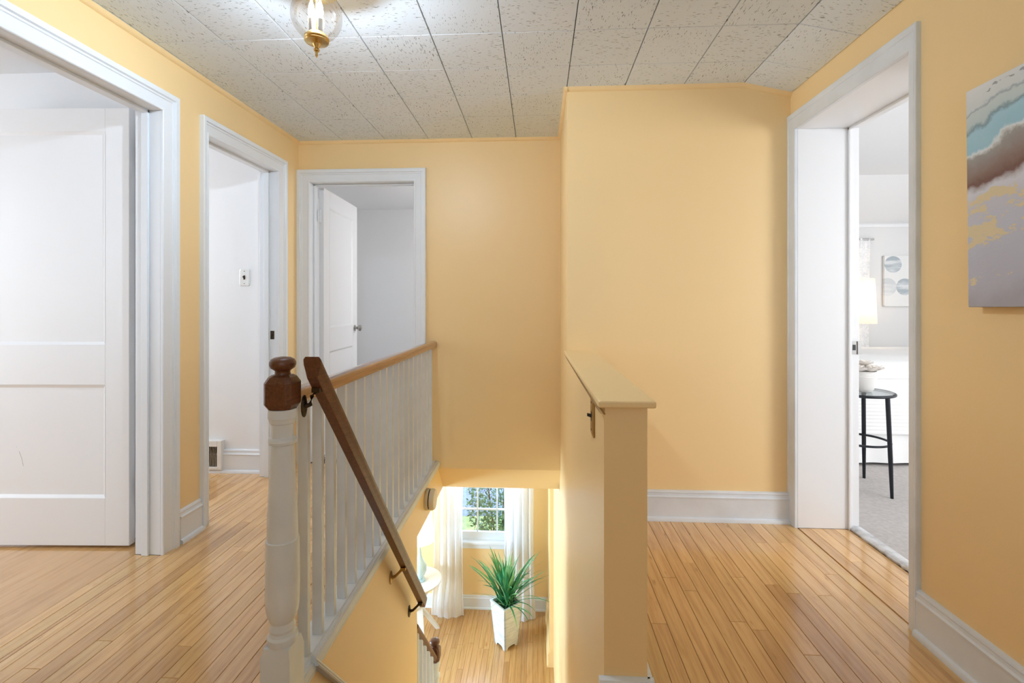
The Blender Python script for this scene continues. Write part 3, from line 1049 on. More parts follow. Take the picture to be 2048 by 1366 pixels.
def turned_newel(parent, cx, cy, z0, top, base_h=0.185, white='trim_worn'):
    """white turned post with dark stained block and mushroom cap; top = underside height of the block"""
    H = top - z0
    w = 0.0415
    mb = MB()
    rings = []
    for (hw, z) in ((w, z0), (w, z0 + base_h - 0.03), (w * 0.86, z0 + base_h)):
        rings.append([(cx - hw, cy - hw, z), (cx + hw, cy - hw, z), (cx + hw, cy + hw, z), (cx - hw, cy + hw, z)])
    mb.loops(rings)
    k = (top - (z0 + base_h)) / 0.656
    zb = z0 + base_h
    prof = [(0.030, -0.01), (0.039, 0.0), (0.041, 0.010), (0.040, 0.020), (0.035, 0.026), (0.033, 0.034), (0.035, 0.042), (0.032, 0.052), (0.031, 0.060),
            (0.036, 0.070), (0.041, 0.084), (0.0440, 0.105), (0.0450, 0.140), (0.0452, 0.200), (0.0445, 0.262), (0.0440, 0.289), (0.0408, 0.291),
            (0.0408, 0.305), (0.0395, 0.36), (0.0360, 0.44), (0.0325, 0.52), (0.0305, 0.552), (0.0300, 0.556), (0.0360, 0.559), (0.0375, 0.566), (0.0360, 0.573),
            (0.0305, 0.577), (0.0295, 0.585), (0.0300, 0.603), (0.0310, 0.614), (0.0345, 0.618), (0.0365, 0.628), (0.0385, 0.632), (0.0385, 0.640), (0.0375, 0.656)]
    mb.lathe([(r, zb + z * k) for r, z in prof], (cx, cy, 0), 32)
    post = mb.build('newel_post', white, parent, smooth=24)
    # stained block with clipped edges
    hw, c = 0.0395, 0.011
    mb = MB()

    def octo(h, cc, z):
        return [(cx - h + cc, cy - h, z), (cx + h - cc, cy - h, z), (cx + h, cy - h + cc, z), (cx + h, cy + h - cc, z),
                (cx + h - cc, cy + h, z), (cx - h + cc, cy + h, z), (cx - h, cy + h - cc, z), (cx - h, cy - h + cc, z)]
    mb.loops([octo(hw * 0.80, 0.012, top), octo(hw, c, top + 0.014), octo(hw, c, top + 0.074), octo(hw * 0.82, 0.013, top + 0.090), octo(hw * 0.62, 0.012, top + 0.096)])
    blk = mb.build('newel_block', 'brown', parent, bevel=0.002)
    mb = MB().lathe([(0.024, 0.090), (0.021, 0.098), (0.020, 0.106), (0.024, 0.110), (0.032, 0.115), (0.0352, 0.124), (0.0350, 0.132), (0.031, 0.139), (0.022, 0.144), (0.008, 0.146)], (cx, cy, top), 28)
    mb.build('newel_cap', 'brown', parent, smooth=60)
    return post


with Grab(railing):
    turned_newel(railing, -0.720, 1.333, 0.0, 0.841)
    # shoe board with beaded face
    prof = [(-0.790, 0.0), (-0.790, 0.030), (-0.786, 0.034), (-0.712, 0.034), (-0.710, 0.031), (-0.706, 0.031), (-0.704, 0.034), (-0.697, 0.033), (-0.694, 0.029),
            (-0.690, 0.029), (-0.687, 0.024), (-0.685, 0.010), (-0.688, 0.002), (-0.693, -0.004), (-0.691, -0.010), (-0.695, -0.018), (-0.700, -0.020), (-0.700, 0.0)]
    MB().loops([[(x, y, z) for x, z in prof] for y in (1.372, YF)]).build('shoe_rail', 'trim_worn', railing, smooth=25)
    # top rail
    rp = [(-0.024, 0), (0.024, 0), (0.027, 0.006), (0.030, 0.018), (0.030, 0.028), (0.026, 0.036), (0.016, 0.042), (0, 0.044), (-0.016, 0.042), (-0.026, 0.036), (-0.030, 0.028), (-0.030, 0.018), (-0.027, 0.006)]
    MB().loops([[(BX + x, y, z0 + z) for x, z in rp] for y, z0 in ((1.372, 0.838), (YF - 0.001, 0.828))]).build('handrail', 'rail', railing, smooth=40)
    proto = None
    y = 1.488
    while y < YF - 0.03:
        if proto is None:
            proto = MB().box(-0.0165, 0.0165, -0.010, 0.010, 0.034, 0.840).build('baluster', 'trim_worn', railing, bevel=0.0015)
            o = proto
        else:
            o = proto.copy()
            COL.objects.link(o)
        o.location = (BX, y, 0)
        y += 0.0985

# ------------------------------------------------------------------ sloping handrail on the stair wall
RXC = -0.636
hand = tag(empty('wall_handrail', (RXC, 1.36, 0.95)), 'dark brown sloping stair handrail on metal brackets', 'handrail')
slope_h = -1.12
YH0 = 1.335


def rail_z(y):
    return 0.988 + slope_h * (y - YH0)


with Grab(hand):
    hp = [(-0.015, -0.062), (0.015, -0.062), (0.020, -0.040), (0.025, -0.022), (0.026, -0.008), (0.020, 0.0), (-0.020, 0.0), (-0.026, -0.008), (-0.025, -0.022), (-0.020, -0.040)]
    YH1 = 2.645
    MB().loops([[(RXC + x, yy, rail_z(yy) + z) for x, z in hp] for yy in (YH0, YH1)]).build('rail', 'brown', hand, bevel=0.002)

    def bracket(yw, mat, wall_x):
        zb = rail_z(yw) - 0.062
        mb = MB()
        mb.lathe([(0.012, 0.0), (0.017, 0.002), (0.017, 0.005), (0.008, 0.009)], (0, 0, 0), 16)
        m = Matrix.Translation((wall_x, yw, zb - 0.045)) @ Matrix.Rotation(R(90), 4, 'Y') @ Matrix.Scale(1.9, 4, (1, 0, 0))
        mb.xform(m)
        mb.tube([(wall_x + 0.005, yw, zb - 0.045), (wall_x + 0.022, yw, zb - 0.040), (RXC - 0.018, yw, zb - 0.016), (RXC - 0.006, yw, zb - 0.002)], [0.009, 0.0065, 0.006, 0.008], 10)
        mb.box(RXC - 0.012, RXC + 0.012, yw - 0.016, yw + 0.016, zb - 0.003, zb + 0.010)
        mb.build('bracket', mat, hand, smooth=40)
    bracket(1.372, 'bronze', -0.6805)
    bracket(2.27, 'antique_brass', XW)
    bracket(2.60, 'bronze', XW)

# ------------------------------------------------------------------ lower balustrade
low = tag(empty('stair_railing', (-0.72, 3.35, ZL)), 'lower stair balustrade with brown rail and round newel cap', 'railing')
with Grab(low):
    lx, ly = -0.722, 3.36
    turned_newel(low, lx, ly, ZL, -1.36, 0.35)
    rp2 = [(-0.02, -0.045), (0.02, -0.045), (0.027, -0.03), (0.027, -0.012), (0.015, 0.0), (-0.015, 0.0), (-0.027, -0.012), (-0.027, -0.03)]

    def rz2(y):
        return -0.80 - 1.08 * (y - 2.86)
    MB().loops([[(lx + x, yy, rz2(yy) + z) for x, z in rp2] for yy in (2.785, 3.325)]).build('handrail', 'brown', low, bevel=0.002)
    for k in range(5):
        yy = 2.84 + k * 0.098
        zt = rz2(yy) - 0.03
        zb = -(yy - 1.30) * 1.115 - 0.16
        MB().hexa([(lx - 0.0165, yy - 0.010, zb), (lx + 0.0165, yy - 0.010, zb), (lx + 0.0165, yy + 0.010, zb), (lx - 0.0165, yy + 0.010, zb)],
                  [(lx - 0.0165, yy - 0.010, zt), (lx + 0.0165, yy - 0.010, zt), (lx + 0.0165, yy + 0.010, zt), (lx - 0.0165, yy + 0.010, zt)]).build('baluster', 'trim_worn', low)
    mb = MB()
    mb.loops([[(lx - 0.02, 2.785, -(2.785 - 1.30) * 1.115 - 0.06), (lx - 0.02, 3.32, -(3.32 - 1.30) * 1.115 - 0.10), (lx - 0.02, 3.32, ZL), (lx - 0.02, 2.785, ZL)],
              [(lx + 0.02, 2.785, -(2.785 - 1.30) * 1.115 - 0.06), (lx + 0.02, 3.32, -(3.32 - 1.30) * 1.115 - 0.10), (lx + 0.02, 3.32, ZL), (lx + 0.02, 2.785, ZL)]])
    mb.build('stringer', 'trim_worn', low)

# ------------------------------------------------------------------ ceiling light
FX, FY = -0.752, 1.612
lamp = tag(empty('ceiling_light', (FX, FY, ZC)), 'clear glass globe ceiling light with lit candle bulbs and brass finial', 'light')
with Grab(lamp):
    gz = 2.112
    prof = []
    for k in range(3, 30):
        a = -math.pi / 2 + math.pi * k / 31
        prof.append((0.083 * math.cos(a), 0.080 * math.sin(a)))
    prof.append((0.036, 0.085))
    MB().lathe(prof, (FX, FY, gz), 40).build('globe', 'globe', lamp, smooth=80)
    mb = MB().lathe([(0.072, 0.0), (0.080, -0.006), (0.076, -0.016), (0.052, -0.024), (0.042, -0.036), (0.042, -0.056), (0.068, -0.066), (0.075, -0.076), (0.070, -0.083), (0.034, -0.085)], (FX, FY, ZC), 32)  # unseen lower pan, widened to shade the ceiling from the bulb light
    mb.build('canopy', 'brass', lamp, smooth=40)
    mb = MB().lathe([(0.036, -0.066), (0.040, -0.070), (0.041, -0.076), (0.038, -0.080), (0.040, -0.084), (0.037, -0.088), (0.024, -0.090), (0.014, -0.094), (0.010, -0.102), (0.007, -0.108), (0.010, -0.112), (0.009, -0.117), (0.005, -0.120),
                     (0.004, -0.127), (0.005, -0.131), (0.002, -0.138)], (FX, FY, gz), 28)
    mb.build('finial', 'brass', lamp, smooth=40)
    mb = MB()
    mb.tube([(FX, FY, gz - 0.075), (FX, FY, gz + 0.10)], 0.003, 8)
    mb.lathe([(0.026, -0.066), (0.030, -0.062), (0.028, -0.058)], (FX, FY, gz), 24)
    mb.build('socket_plate', 'brass', lamp, smooth=40)
    for k in range(3):
        a = R(95 + 120 * k)
        bx, by = FX + 0.017 * math.cos(a), FY + 0.017 * math.sin(a)
        MB().lathe([(0.0085, -0.060), (0.0085, -0.012)], (bx, by, gz), 14).build('candle_sleeve', 'plastic', lamp, smooth=40)
        MB().lathe([(0.006, -0.012), (0.0095, 0.002), (0.0105, 0.014), (0.008, 0.032), (0.003, 0.048), (0.001, 0.052)], (bx, by, gz), 16).build('bulb', 'bulb', lamp, smooth=60)
    pl = bpy.data.lights.new('bulb_light', 'POINT')
    pl.energy = 19.0
    pl.color = (0.66, 0.82, 1.0)
    pl.shadow_soft_size = 0.018
    plo = bpy.data.objects.new('bulb_light', pl)
    COL.objects.link(plo)
    plo.parent = lamp
    plo.location = (FX, FY, gz + 0.070)

# ------------------------------------------------------------------ painting on the right wall
pz0, pz1, py1, py0 = 1.126, 1.766, 1.505, 0.62
art = empty('canvas_painting', (XR - 0.006, py1, pz0))
tag(art, 'abstract canvas of blue waves, brown ridge and gold flecks on yellow wall', 'painting')
cv = MB().box(-0.034, 0.0, -(py1 - py0), 0.0, 0.0, pz1 - pz0).build('canvas', 'painting', art, bevel=0.003)
for zz in (0.01, pz1 - pz0 - 0.03):
    MB().box(0.0, 0.004, -(py1 - py0) + 0.01, -0.01, zz, zz + 0.02).build('stretcher_bar', 'rail', art)
art.rotation_euler = (R(-0.7), 0, 0)

# ------------------------------------------------------------------ switches, register, detector


def switch(label, loc, rot, plate_mat, toggle_mat, w=0.072, h=0.116, group=None):
    s = tag(empty('light_switch', loc), label, 'switch', group)
    mb = MB()
    rings = []
    for (dx, dz, y) in ((w / 2, h / 2, 0.0), (w / 2, h / 2, -0.004), (w / 2 - 0.006, h / 2 - 0.006, -0.007)):
        ring = []
        c = 0.008
        for (sx, sz) in ((1, -1), (1, 1), (-1, 1), (-1, -1)):
            if sx * sz < 0:
                ring += [(sx * (dx - c), y, sz * dz), (sx * dx, y, sz * (dz - c))] if sx > 0 else [(sx * (dx - c), y, sz * dz), (sx * dx, y, sz * (dz - c))]
            else:
                ring += [(sx * dx, y, sz * (dz - c)), (sx * (dx - c), y, sz * dz)]
        rings.append(ring)
    mb.loops(rings)
    mb.build('plate', plate_mat, s)
    mb = MB().box(-0.006, 0.006, -0.008, 0.0, -0.014, 0.014)
    mb.hexa([(-0.005, -0.008, -0.004), (0.005, -0.008, -0.004), (0.005, -0.008, 0.006), (-0.005, -0.008, 0.006)],
            [(-0.004, -0.020, 0.000), (0.004, -0.020, 0.000), (0.004, -0.020, 0.008), (-0.004, -0.020, 0.008)])
    mb.build('toggle', toggle_mat, s)
    for sz in (-1, 1):
        mb = MB().lathe([(0.003, 0), (0.003, 0.0012)], (0, 0, 0), 8)
        mb.xform(Matrix.Translation((0, -0.007, sz * 0.042)) @ Matrix.Rotation(R(90), 4, 'X'))
        mb.build('screw', toggle_mat, s)
    s.rotation_euler = rot
    return s


switch('white light switch plate on white wall seen through middle doorway', (-1.966, 3.157, 1.308), (0, 0, 0), 'plastic', 'bronze')
switch('brass switch plate with black toggle on side of yellow half wall', (0.1712, 1.508, 0.790), (0, 0, R(-90) - 0.014), 'antique_brass', 'black', 0.074, 0.120)

reg = tag(empty('vent_register', (-2.19, 3.140, 0.118)), 'white wall register with dark grille at floor level through middle doorway', 'vent')
mb = MB()
for (a, b, c, d) in ((-0.13, -0.095, -0.095, 0.10), (0.055, 0.085, -0.095, 0.10), (-0.095, 0.055, -0.095, -0.075), (-0.095, 0.055, 0.060, 0.10)):
    mb.box(a, b, -0.020, 0.017, c, d)
mb.build('frame', 'plastic', reg, bevel=0.003)
MB().box(-0.095, 0.055, 0.002, 0.006, -0.075, 0.060).build('duct', 'dark_void', reg)
lv = None
for k in range(14):
    if lv is None:
        lv = MB().box(-0.0016, 0.0016, -0.012, 0.002, -0.075, 0.060).build('louver', 'nickel', reg)
        o = lv
    else:
        o = lv.copy()
        COL.objects.link(o)
    o.location = (-0.091 + k * 0.0108, 0, 0)

det = tag(empty('smoke_detector', (XW, 3.005, -0.092)), 'round cream smoke detector on stairwell wall below balustrade', 'smoke detector')
mb = MB().lathe([(0.064, 0.0), (0.066, 0.006), (0.066, 0.022)], (0, 0, 0), 32)
mb.xform(Matrix.Rotation(R(90), 4, 'Y'))
mb.build('base', 'cream_plastic', det, smooth=40)
mb = MB().lathe([(0.060, 0.022), (0.060, 0.029)], (0, 0, 0), 32)
mb.xform(Matrix.Rotation(R(90), 4, 'Y'))
mb.build('vent_ring', 'dark_void', det, smooth=40)
mb = MB().lathe([(0.064, 0.029), (0.065, 0.046), (0.058, 0.058), (0.02, 0.062)], (0, 0, 0), 32)
mb.xform(Matrix.Rotation(R(90), 4, 'Y'))
mb.build('cover', 'cream_plastic', det, smooth=40)

# ------------------------------------------------------------------ living room window
win = struct(empty('window_1', ((W1[0] + W1[1]) / 2, YWIN, W1[2])))
with Grab(win):
    mb = MB()
    x0, x1, z0, z1 = W1
    mb.box(x0 - 0.07, x0 + 0.012, YWIN - 0.018, YWIN, z0, z1 + 0.07).box(x1 - 0.012, x1 + 0.07, YWIN - 0.018, YWIN, z0, z1 + 0.07).box(x0 - 0.07, x1 + 0.07, YWIN - 0.018, YWIN, z1 - 0.012, z1 + 0.07)
    mb.build('window_casing', 'trim', win, bevel=0.002)
    MB().box(x0 - 0.09, x1 + 0.09, YWIN - 0.045, YWIN + 0.06, z0 - 0.025, z0 + 0.002).build('window_sill', 'trim', win, bevel=0.004)
    MB().box(x0 - 0.06, x1 + 0.06, YWIN - 0.016, YWIN, z0 - 0.085, z0 - 0.025).build('apron', 'trim', win, bevel=0.002)
    mb = MB()
    fy0, fy1 = YWIN + 0.03, YWIN + 0.065
    gx0, gx1 = x0 + 0.040, x1 - 0.040
    gz0, gz1 = z0 + 0.095, -0.54
    mb.box(x0, gx0, fy0, fy1, z0, z1).box(gx1, x1, fy0, fy1, z0, z1).box(x0, x1, fy0, fy1, z0, gz0).box(x0, x1, fy0, fy1, gz1, z1)
    mb.build('sash', 'trim', win, bevel=0.003)
    mb = MB()
    pane_w = (gx1 - gx0) / 3
    zrows = [gz0 + 0.265 * k for k in range(0, 5)]
    zrows = [z for z in zrows if z < gz1 - 0.05] + [gz1]
    for k in (1, 2):
        MB().box(gx0 + k * pane_w - 0.008, gx0 + k * pane_w + 0.008, fy0 + 0.004, fy1 - 0.004, gz0, gz1).build('muntin', 'trim', win)
    for z in zrows[1:-1]:
        MB().box(gx0, gx1, fy0 + 0.005, fy1 - 0.005, z - 0.008, z + 0.008).build('muntin', 'trim', win)
    for i in range(3):
        for a, b in zip(zrows[:-1], zrows[1:]):
            MB().box(gx0 + i * pane_w, gx0 + (i + 1) * pane_w, fy0 + 0.016, fy0 + 0.019, a, b).build('pane', 'glass', win)


def curtain(label, xa, xb, z0, z1, y, mat, folds, amp, seed, flare=0.0, group=None, pinch=None):
    rg = random.Random(seed)
    ph = [rg.uniform(0, 6.28) for _ in range(4)]
    nx, nz = 120, 36
    c = tag(empty('curtain', ((xa + xb) / 2, y, z0)), label, 'curtain', group)
    rings = []
    for j in range(nz + 1):
        t = (j / nz) ** 1.9
        row = []
        for i in range(nx + 1):
            s = i / nx
            w = (xb - xa)
            squeeze = 1.0 - (0.10 if pinch is None else pinch) * math.sin(math.pi * min(1, t * 1.1)) + flare * max(0, 0.16 - t) / 0.16 * 0.35
            x = (s - 0.5) * w * squeeze
            a = amp * (0.75 + 0.35 * math.sin(3.1 * t + ph[0]))
            yy = a * math.sin(2 * math.pi * folds * s + ph[1] + 0.7 * math.sin(2.2 * t + ph[2])) + 0.28 * a * math.sin(2 * math.pi * folds * 2.3 * s + ph[3])
            puff = max(0.0, 0.16 - t) / 0.16
            yy = yy * (1 - 0.65 * (puff if flare else 0)) - flare * math.sin(min(1.0, puff * 1.25) * math.pi * 0.62) * (0.35 + 0.6 * math.cos(math.pi * (s - 0.5)))
            zz = z0 + (z1 - z0) * t
            if flare and t < 0.001:
                zz += 0.004
            row.append((x, yy, zz - z0))
        rings.append(row)
    mb = MB()
    mb.loops(rings, closed=False, caps=False)
    mb.build('panel', mat, c, smooth=180)
    rod = MB().tube([((xa - xb) / 2 * 1.1, 0, z1 - z0 - 0.01), ((xb - xa) / 2 * 1.1, 0, z1 - z0 - 0.01)], 0.009, 10)
    rod.build('curtain_rod', 'nickel', c, smooth=60)
    return c


curtain('sheer white curtain left of window, near the white round table', -1.235, -0.865, ZL + 0.003, ZLC - 0.04, YWIN - 0.11, 'sheer', 4, 0.030, 3, 0.12)
curtain('sheer white curtain right of window, behind the potted grass', -0.41, -0.035, ZL + 0.003, ZLC - 0.04, YWIN - 0.11, 'sheer', 4, 0.030, 8, 0.14)

# ------------------------------------------------------------------ potted grass
PX, PY = -0.338, 5.17
pot = tag(empty('potted_plant', (PX, PY, ZL)), 'tall tapered whitewashed planter of green grassy leaves on oak floor', 'plant')
with Grab(pot):
    ph_, hb, ht = 0.445, 0.088, 0.124
    rotp = Matrix.Translation((PX, PY, ZL)) @ Matrix.Rotation(R(42), 4, 'Z')
    for s in range(4):
        m = rotp @ Matrix.Rotation(R(90 * s), 4, 'Z')
        nb = 4
        for k in range(nb):
            z0_ = 0.055 + (ph_ - 0.055) * k / nb
            z1_ = 0.055 + (ph_ - 0.055) * (k + 1) / nb - 0.0015
            a0 = hb + (ht - hb) * z0_ / ph_
            a1 = hb + (ht - hb) * z1_ / ph_
            mb = MB().hexa([(-a0, -a0, z0_), (a0, -a0, z0_), (a0, -a0 + 0.014, z0_), (-a0, -a0 + 0.014, z0_)],
                           [(-a1, -a1, z1_), (a1, -a1, z1_), (a1, -a1 + 0.014, z1_), (-a1, -a1 + 0.014, z1_)])
            mb.xform(m)
            mb.build('board', 'whitewash', pot, bevel=0.002)
        # scalloped foot rail
        mb = MB()
        top_, bot_ = [], []
        for k in range(17):
            u = -1 + 2 * k / 16
            zlo = 0.0 if abs(u) > 0.62 else 0.030 * math.cos((abs(u) / 0.62) ** 2 * math.pi / 2) ** 0.6
            a0 = hb + (ht - hb) * zlo / ph_
            a1 = hb + (ht - hb) * 0.054 / ph_
            bot_.append((u * a0, -a0, zlo))
            top_.append((u * a1, -a1, 0.054))
        ring = bot_ + top_[::-1]
        mb.loops([ring, [(x, y + 0.014, z) for x, y, z in ring]])
        mb.xform(m)
        mb.build('foot_rail', 'whitewash', pot)
        mb = MB()
        mb.hexa([(-ht - 0.004, -ht - 0.004, ph_), (ht + 0.004, -ht - 0.004, ph_), (ht - 0.018, -ht + 0.018, ph_), (-ht + 0.018, -ht + 0.018, ph_)],
                [(-ht - 0.004, -ht - 0.004, ph_ + 0.012), (ht + 0.004, -ht - 0.004, ph_ + 0.012), (ht - 0.018, -ht + 0.018, ph_ + 0.012), (-ht + 0.018, -ht + 0.018, ph_ + 0.012)])
        mb.xform(m)
        mb.build('rim_board', 'trim', pot, bevel=0.002)
    mb = MB().box(-ht + 0.012, ht - 0.012, -ht + 0.012, ht - 0.012, ph_ - 0.035, ph_ - 0.025)
    mb.xform(rotp)
    mb.build('moss', 'soil', pot)
    rg = random.Random(21)
    for k in range(130):
        az = rg.uniform(0, 2 * math.pi)
        L = rg.uniform(0.36, 0.68) * (0.78 if math.sin(az) > 0.5 else 1.0)
        lean = rg.uniform(0.06, 0.62) if k % 3 else rg.uniform(0.5, 1.1)
        droop = rg.uniform(0.2, 1.1) * (0.4 + lean)
        wd = rg.uniform(0.0075, 0.0150)
        bx, by = PX + rg.gauss(0, 0.025), PY + rg.gauss(0, 0.025)
        p = Vector((bx, by, ZL + ph_ - 0.03))
        n = 8
        left, right = [], []
        twist = rg.uniform(-0.8, 0.8)
        for i in range(n + 1):
            t = i / n
            ang = lean + droop * t * t
            hd = Vector((math.cos(az), math.sin(az), 0))
            d = hd * math.sin(ang) + Vector((0, 0, 1)) * math.cos(ang)
            sidev = Vector((-math.sin(az), math.cos(az), 0))
            nrm = d.cross(sidev)
            sv = sidev * math.cos(twist * t) + nrm * math.sin(twist * t)
            ww = wd * (0.6 + 1.2 * t) * (1 - t) ** 0.55 if t < 1 else 0.0004
            ww = max(ww, 0.0005)
            left.append(p - sv * ww)
            right.append(p + sv * ww)
            p = p + d * (L / n)
        mb = MB()
        mb.loops([[left[i], (left[i] + right[i]) / 2 + Vector((0, 0, -0.0015)), right[i]] for i in range(n + 1)], closed=False, caps=False)
        mb.build('leaf', 'leaf', pot, smooth=80)

# ------------------------------------------------------------------ white round table with lamp (living room)
TX, TY, TZ = -1.335, 5.27, ZL + 0.60
tab = tag(empty('side_table', (TX, TY, ZL)), 'white round side table on crossed legs beside the sheer curtain', 'table')
with Grab(tab):
    MB().lathe([(0.262, -0.022), (0.272, -0.016), (0.275, -0.008), (0.272, -0.001), (0.266, 0.0), (0.001, 0.0)], (TX, TY, TZ), 48).build('table_top', 'table_white', tab, smooth=40)
    for k, a0 in enumerate((20, 110)):
        for s in (-1, 1):
            a = R(a0)
            d = Vector((math.cos(a), math.sin(a), 0)) * s
            q = Vector((-math.sin(a), math.cos(a), 0))
            lo = Vector((TX, TY, ZL)) + d * 0.26
            hi = Vector((TX, TY, TZ - 0.022)) - d * 0.16
            lo2 = Vector((TX, TY, ZL)) + d * 0.215
            hi2 = Vector((TX, TY, TZ - 0.022)) - d * 0.205
            q2 = q * 0.032
            sh = q * (0.033 * s)
            mb = MB().hexa([lo2 - q2 + sh, lo - q2 + sh, lo + q2 + sh, lo2 + q2 + sh], [hi2 - q2 + sh, hi - q2 + sh, hi + q2 + sh, hi2 + q2 + sh])
            mb.build('leg', 'table_white', tab, bevel=0.003)

tl = tag(empty('table_lamp', (TX + 0.04, TY - 0.02, TZ)), 'lit table lamp with pale drum shade on white round table', 'lamp')
MB().lathe([(0.06, 0.0), (0.065, 0.012), (0.03, 0.022), (0.055, 0.06), (0.078, 0.11), (0.075, 0.16), (0.045, 0.22), (0.022, 0.27), (0.018, 0.33), (0.012, 0.36), (0.008, 0.46)], (0, 0, 0), 28).build(
    'base', plain('pale_blue_glass', (0.55, 0.72, 0.78), 0.08, spec=0.8, coat=1.0), tl, smooth=40)
rings = []
mb = MB()
mb.loops([[(r * math.cos(2 * math.pi * k / 40), r * math.sin(2 * math.pi * k / 40), z) for k in range(40)] for r, z in ((0.165, 0.44), (0.135, 0.72))], caps=False)
mb.build('lamp_shade', 'shade_warm', tl, smooth=60)
MB().lathe([(0.004, 0.46), (0.022, 0.50), (0.028, 0.54), (0.02, 0.58), (0.004, 0.60)], (0, 0, 0), 16).build('bulb', 'soft_bulb', tl, smooth=60)
p2 = bpy.data.lights.new('table_lamp_light', 'POINT')
p2.energy = 1.0
p2.color = (1.0, 0.78, 0.55)
p2.shadow_soft_size = 0.04
po = bpy.data.objects.new('table_lamp_light', p2)
COL.objects.link(po)
po.parent = tl
po.location = (0, 0, 0.62)

# ------------------------------------------------------------------ garden outside the window
struct(MB().box(-14, 10, YWIN + 0.13, 9.35, -3.3, -3.0).build('ground_lawn', 'grass'))
struct(MB().box(-14, 10, 9.35, 26, -3.3, -3.01).build('ground_driveway', 'asphalt'))
sh = tag(empty('garden_shrub', (-0.62, 7.85, -3.0)), 'green and rust garden shrub outside the living room window', 'shrub')
rg = random.Random(5)
mb = MB()
for k in range(3600):
    # leaves spread through an upright egg shaped crown
    while True:
        x, y, z = rg.uniform(-1, 1), rg.uniform(-1, 1), rg.uniform(-1, 1)
        rr = x * x + y * y + z * z
        if 0.25 < rr < 1.0:
            break
    c = Vector((x * 0.55, y * 0.45, 1.05 + z * 1.0))
    n1 = Vector((rg.gauss(0, 1), rg.gauss(0, 1), rg.gauss(0, 1))).normalized()
    n2 = n1.cross(Vector((rg.gauss(0, 1), rg.gauss(0, 1), rg.gauss(0, 1)))).normalized()
    L, Wd = rg.uniform(0.03, 0.055), rg.uniform(0.010, 0.018)
    mb.add([c - n1 * L, c - n2 * Wd, c + n1 * L, c + n2 * Wd], [(0, 1, 2, 3)])
fo = mb.build('foliage', 'shrub', sh)
fo['kind'] = 'stuff'
for k in range(5):
    a = k * 1.3
    MB().tube([(0.04 * math.cos(a), 0.04 * math.sin(a), 0), (0.16 * math.cos(a), 0.14 * math.sin(a), 0.7), (0.3 * math.cos(a), 0.26 * math.sin(a), 1.5)], [0.018, 0.013, 0.005], 7).build('branch', 'bark', sh)

# ------------------------------------------------------------------ right bedroom furniture
BZ = 0.014
bed = tag(empty('bed', (2.9, 4.1, BZ)), 'bed with white ribbed coverlet and bed skirt through right doorway', 'bed')
with Grab(bed):
    bx0, bx1, by0, by1 = 1.80, 3.85, 3.47, 4.81
    ztop = 0.70
    MB().box(bx0 + 0.03, bx1, by0 + 0.04, by1, 0.10, ztop - 0.06).build('mattress', 'linen', bed, bevel=0.04, segs=4)
    for (xx, yy) in ((bx0 + 0.1, by0 + 0.12), (bx1 - 0.1, by0 + 0.12), (bx0 + 0.1, by1 - 0.12), (bx1 - 0.1, by1 - 0.12)):
        MB().box(xx - 0.03, xx + 0.03, yy - 0.03, yy + 0.03, BZ, 0.11).build('leg', 'black_metal', bed)
    # ribbed coverlet hanging down the near side
    mb = MB()
    n = 130
    rings = []
    for i in range(n + 1):
        z = 0.235 + (ztop - 0.10 - 0.235) * i / n
        yy = by0 - 0.012 - 0.0020 * abs(math.sin(math.pi * (z - 0.235) / 0.025))
        rings.append([(bx0 - 0.02, yy, z), (bx1, yy, z)])
    for i in range(1, 9):
        a = math.pi / 2 * i / 8
        rings.append([(bx0 - 0.02, by0 - 0.012 + 0.10 * (1 - math.cos(a)), ztop - 0.10 + 0.10 * math.sin(a)), (bx1, by0 - 0.012 + 0.10 * (1 - math.cos(a)), ztop - 0.10 + 0.10 * math.sin(a))])
    rings.append([(bx0 - 0.02, by1, ztop + 0.005), (bx1, by1, ztop + 0.005)])
    mb.loops(rings, closed=False, caps=False)
    mb.build('coverlet', 'linen', bed, smooth=50)
    # folded duvet with soft waves on top
    mb = MB()
    rings = []
    for i in range(25):
        t = i / 24
        row = []
        for j in range(41):
            s = j / 40
            row.append((bx0 - 0.03 + (bx1 - bx0) * s, by0 - 0.02 + (by1 - by0 + 0.02) * t,
                        ztop + 0.012 + 0.030 * math.sin(math.pi * min(1, t * 1.6 + 0.02)) * (0.8 + 0.35 * math.sin(5 * s + 3 * t)) + 0.006 * math.sin(23 * t + 4 * s) - (0.10 * (1 - t * 9) ** 2 if t < 0.11 else 0)))
        rings.append(row)
    mb.loops(rings, closed=False, caps=False)
    mb.build('duvet', 'linen', bed, smooth=180)
    mb = MB()
    rings = []
    for i in range(161):
        s = i / 160
        x = bx0 + (bx1 - bx0) * s
        w = 0.006 * math.sin(2 * math.pi * 9 * s)
        rings.append([(x, by0 + 0.004 + w, 0.035), (x, by0 + 0.004 + w * 0.3, 0.26)])
    mb.loops(rings, closed=False, caps=False)
    mb.build('bed_skirt', 'linen', bed, smooth=180)

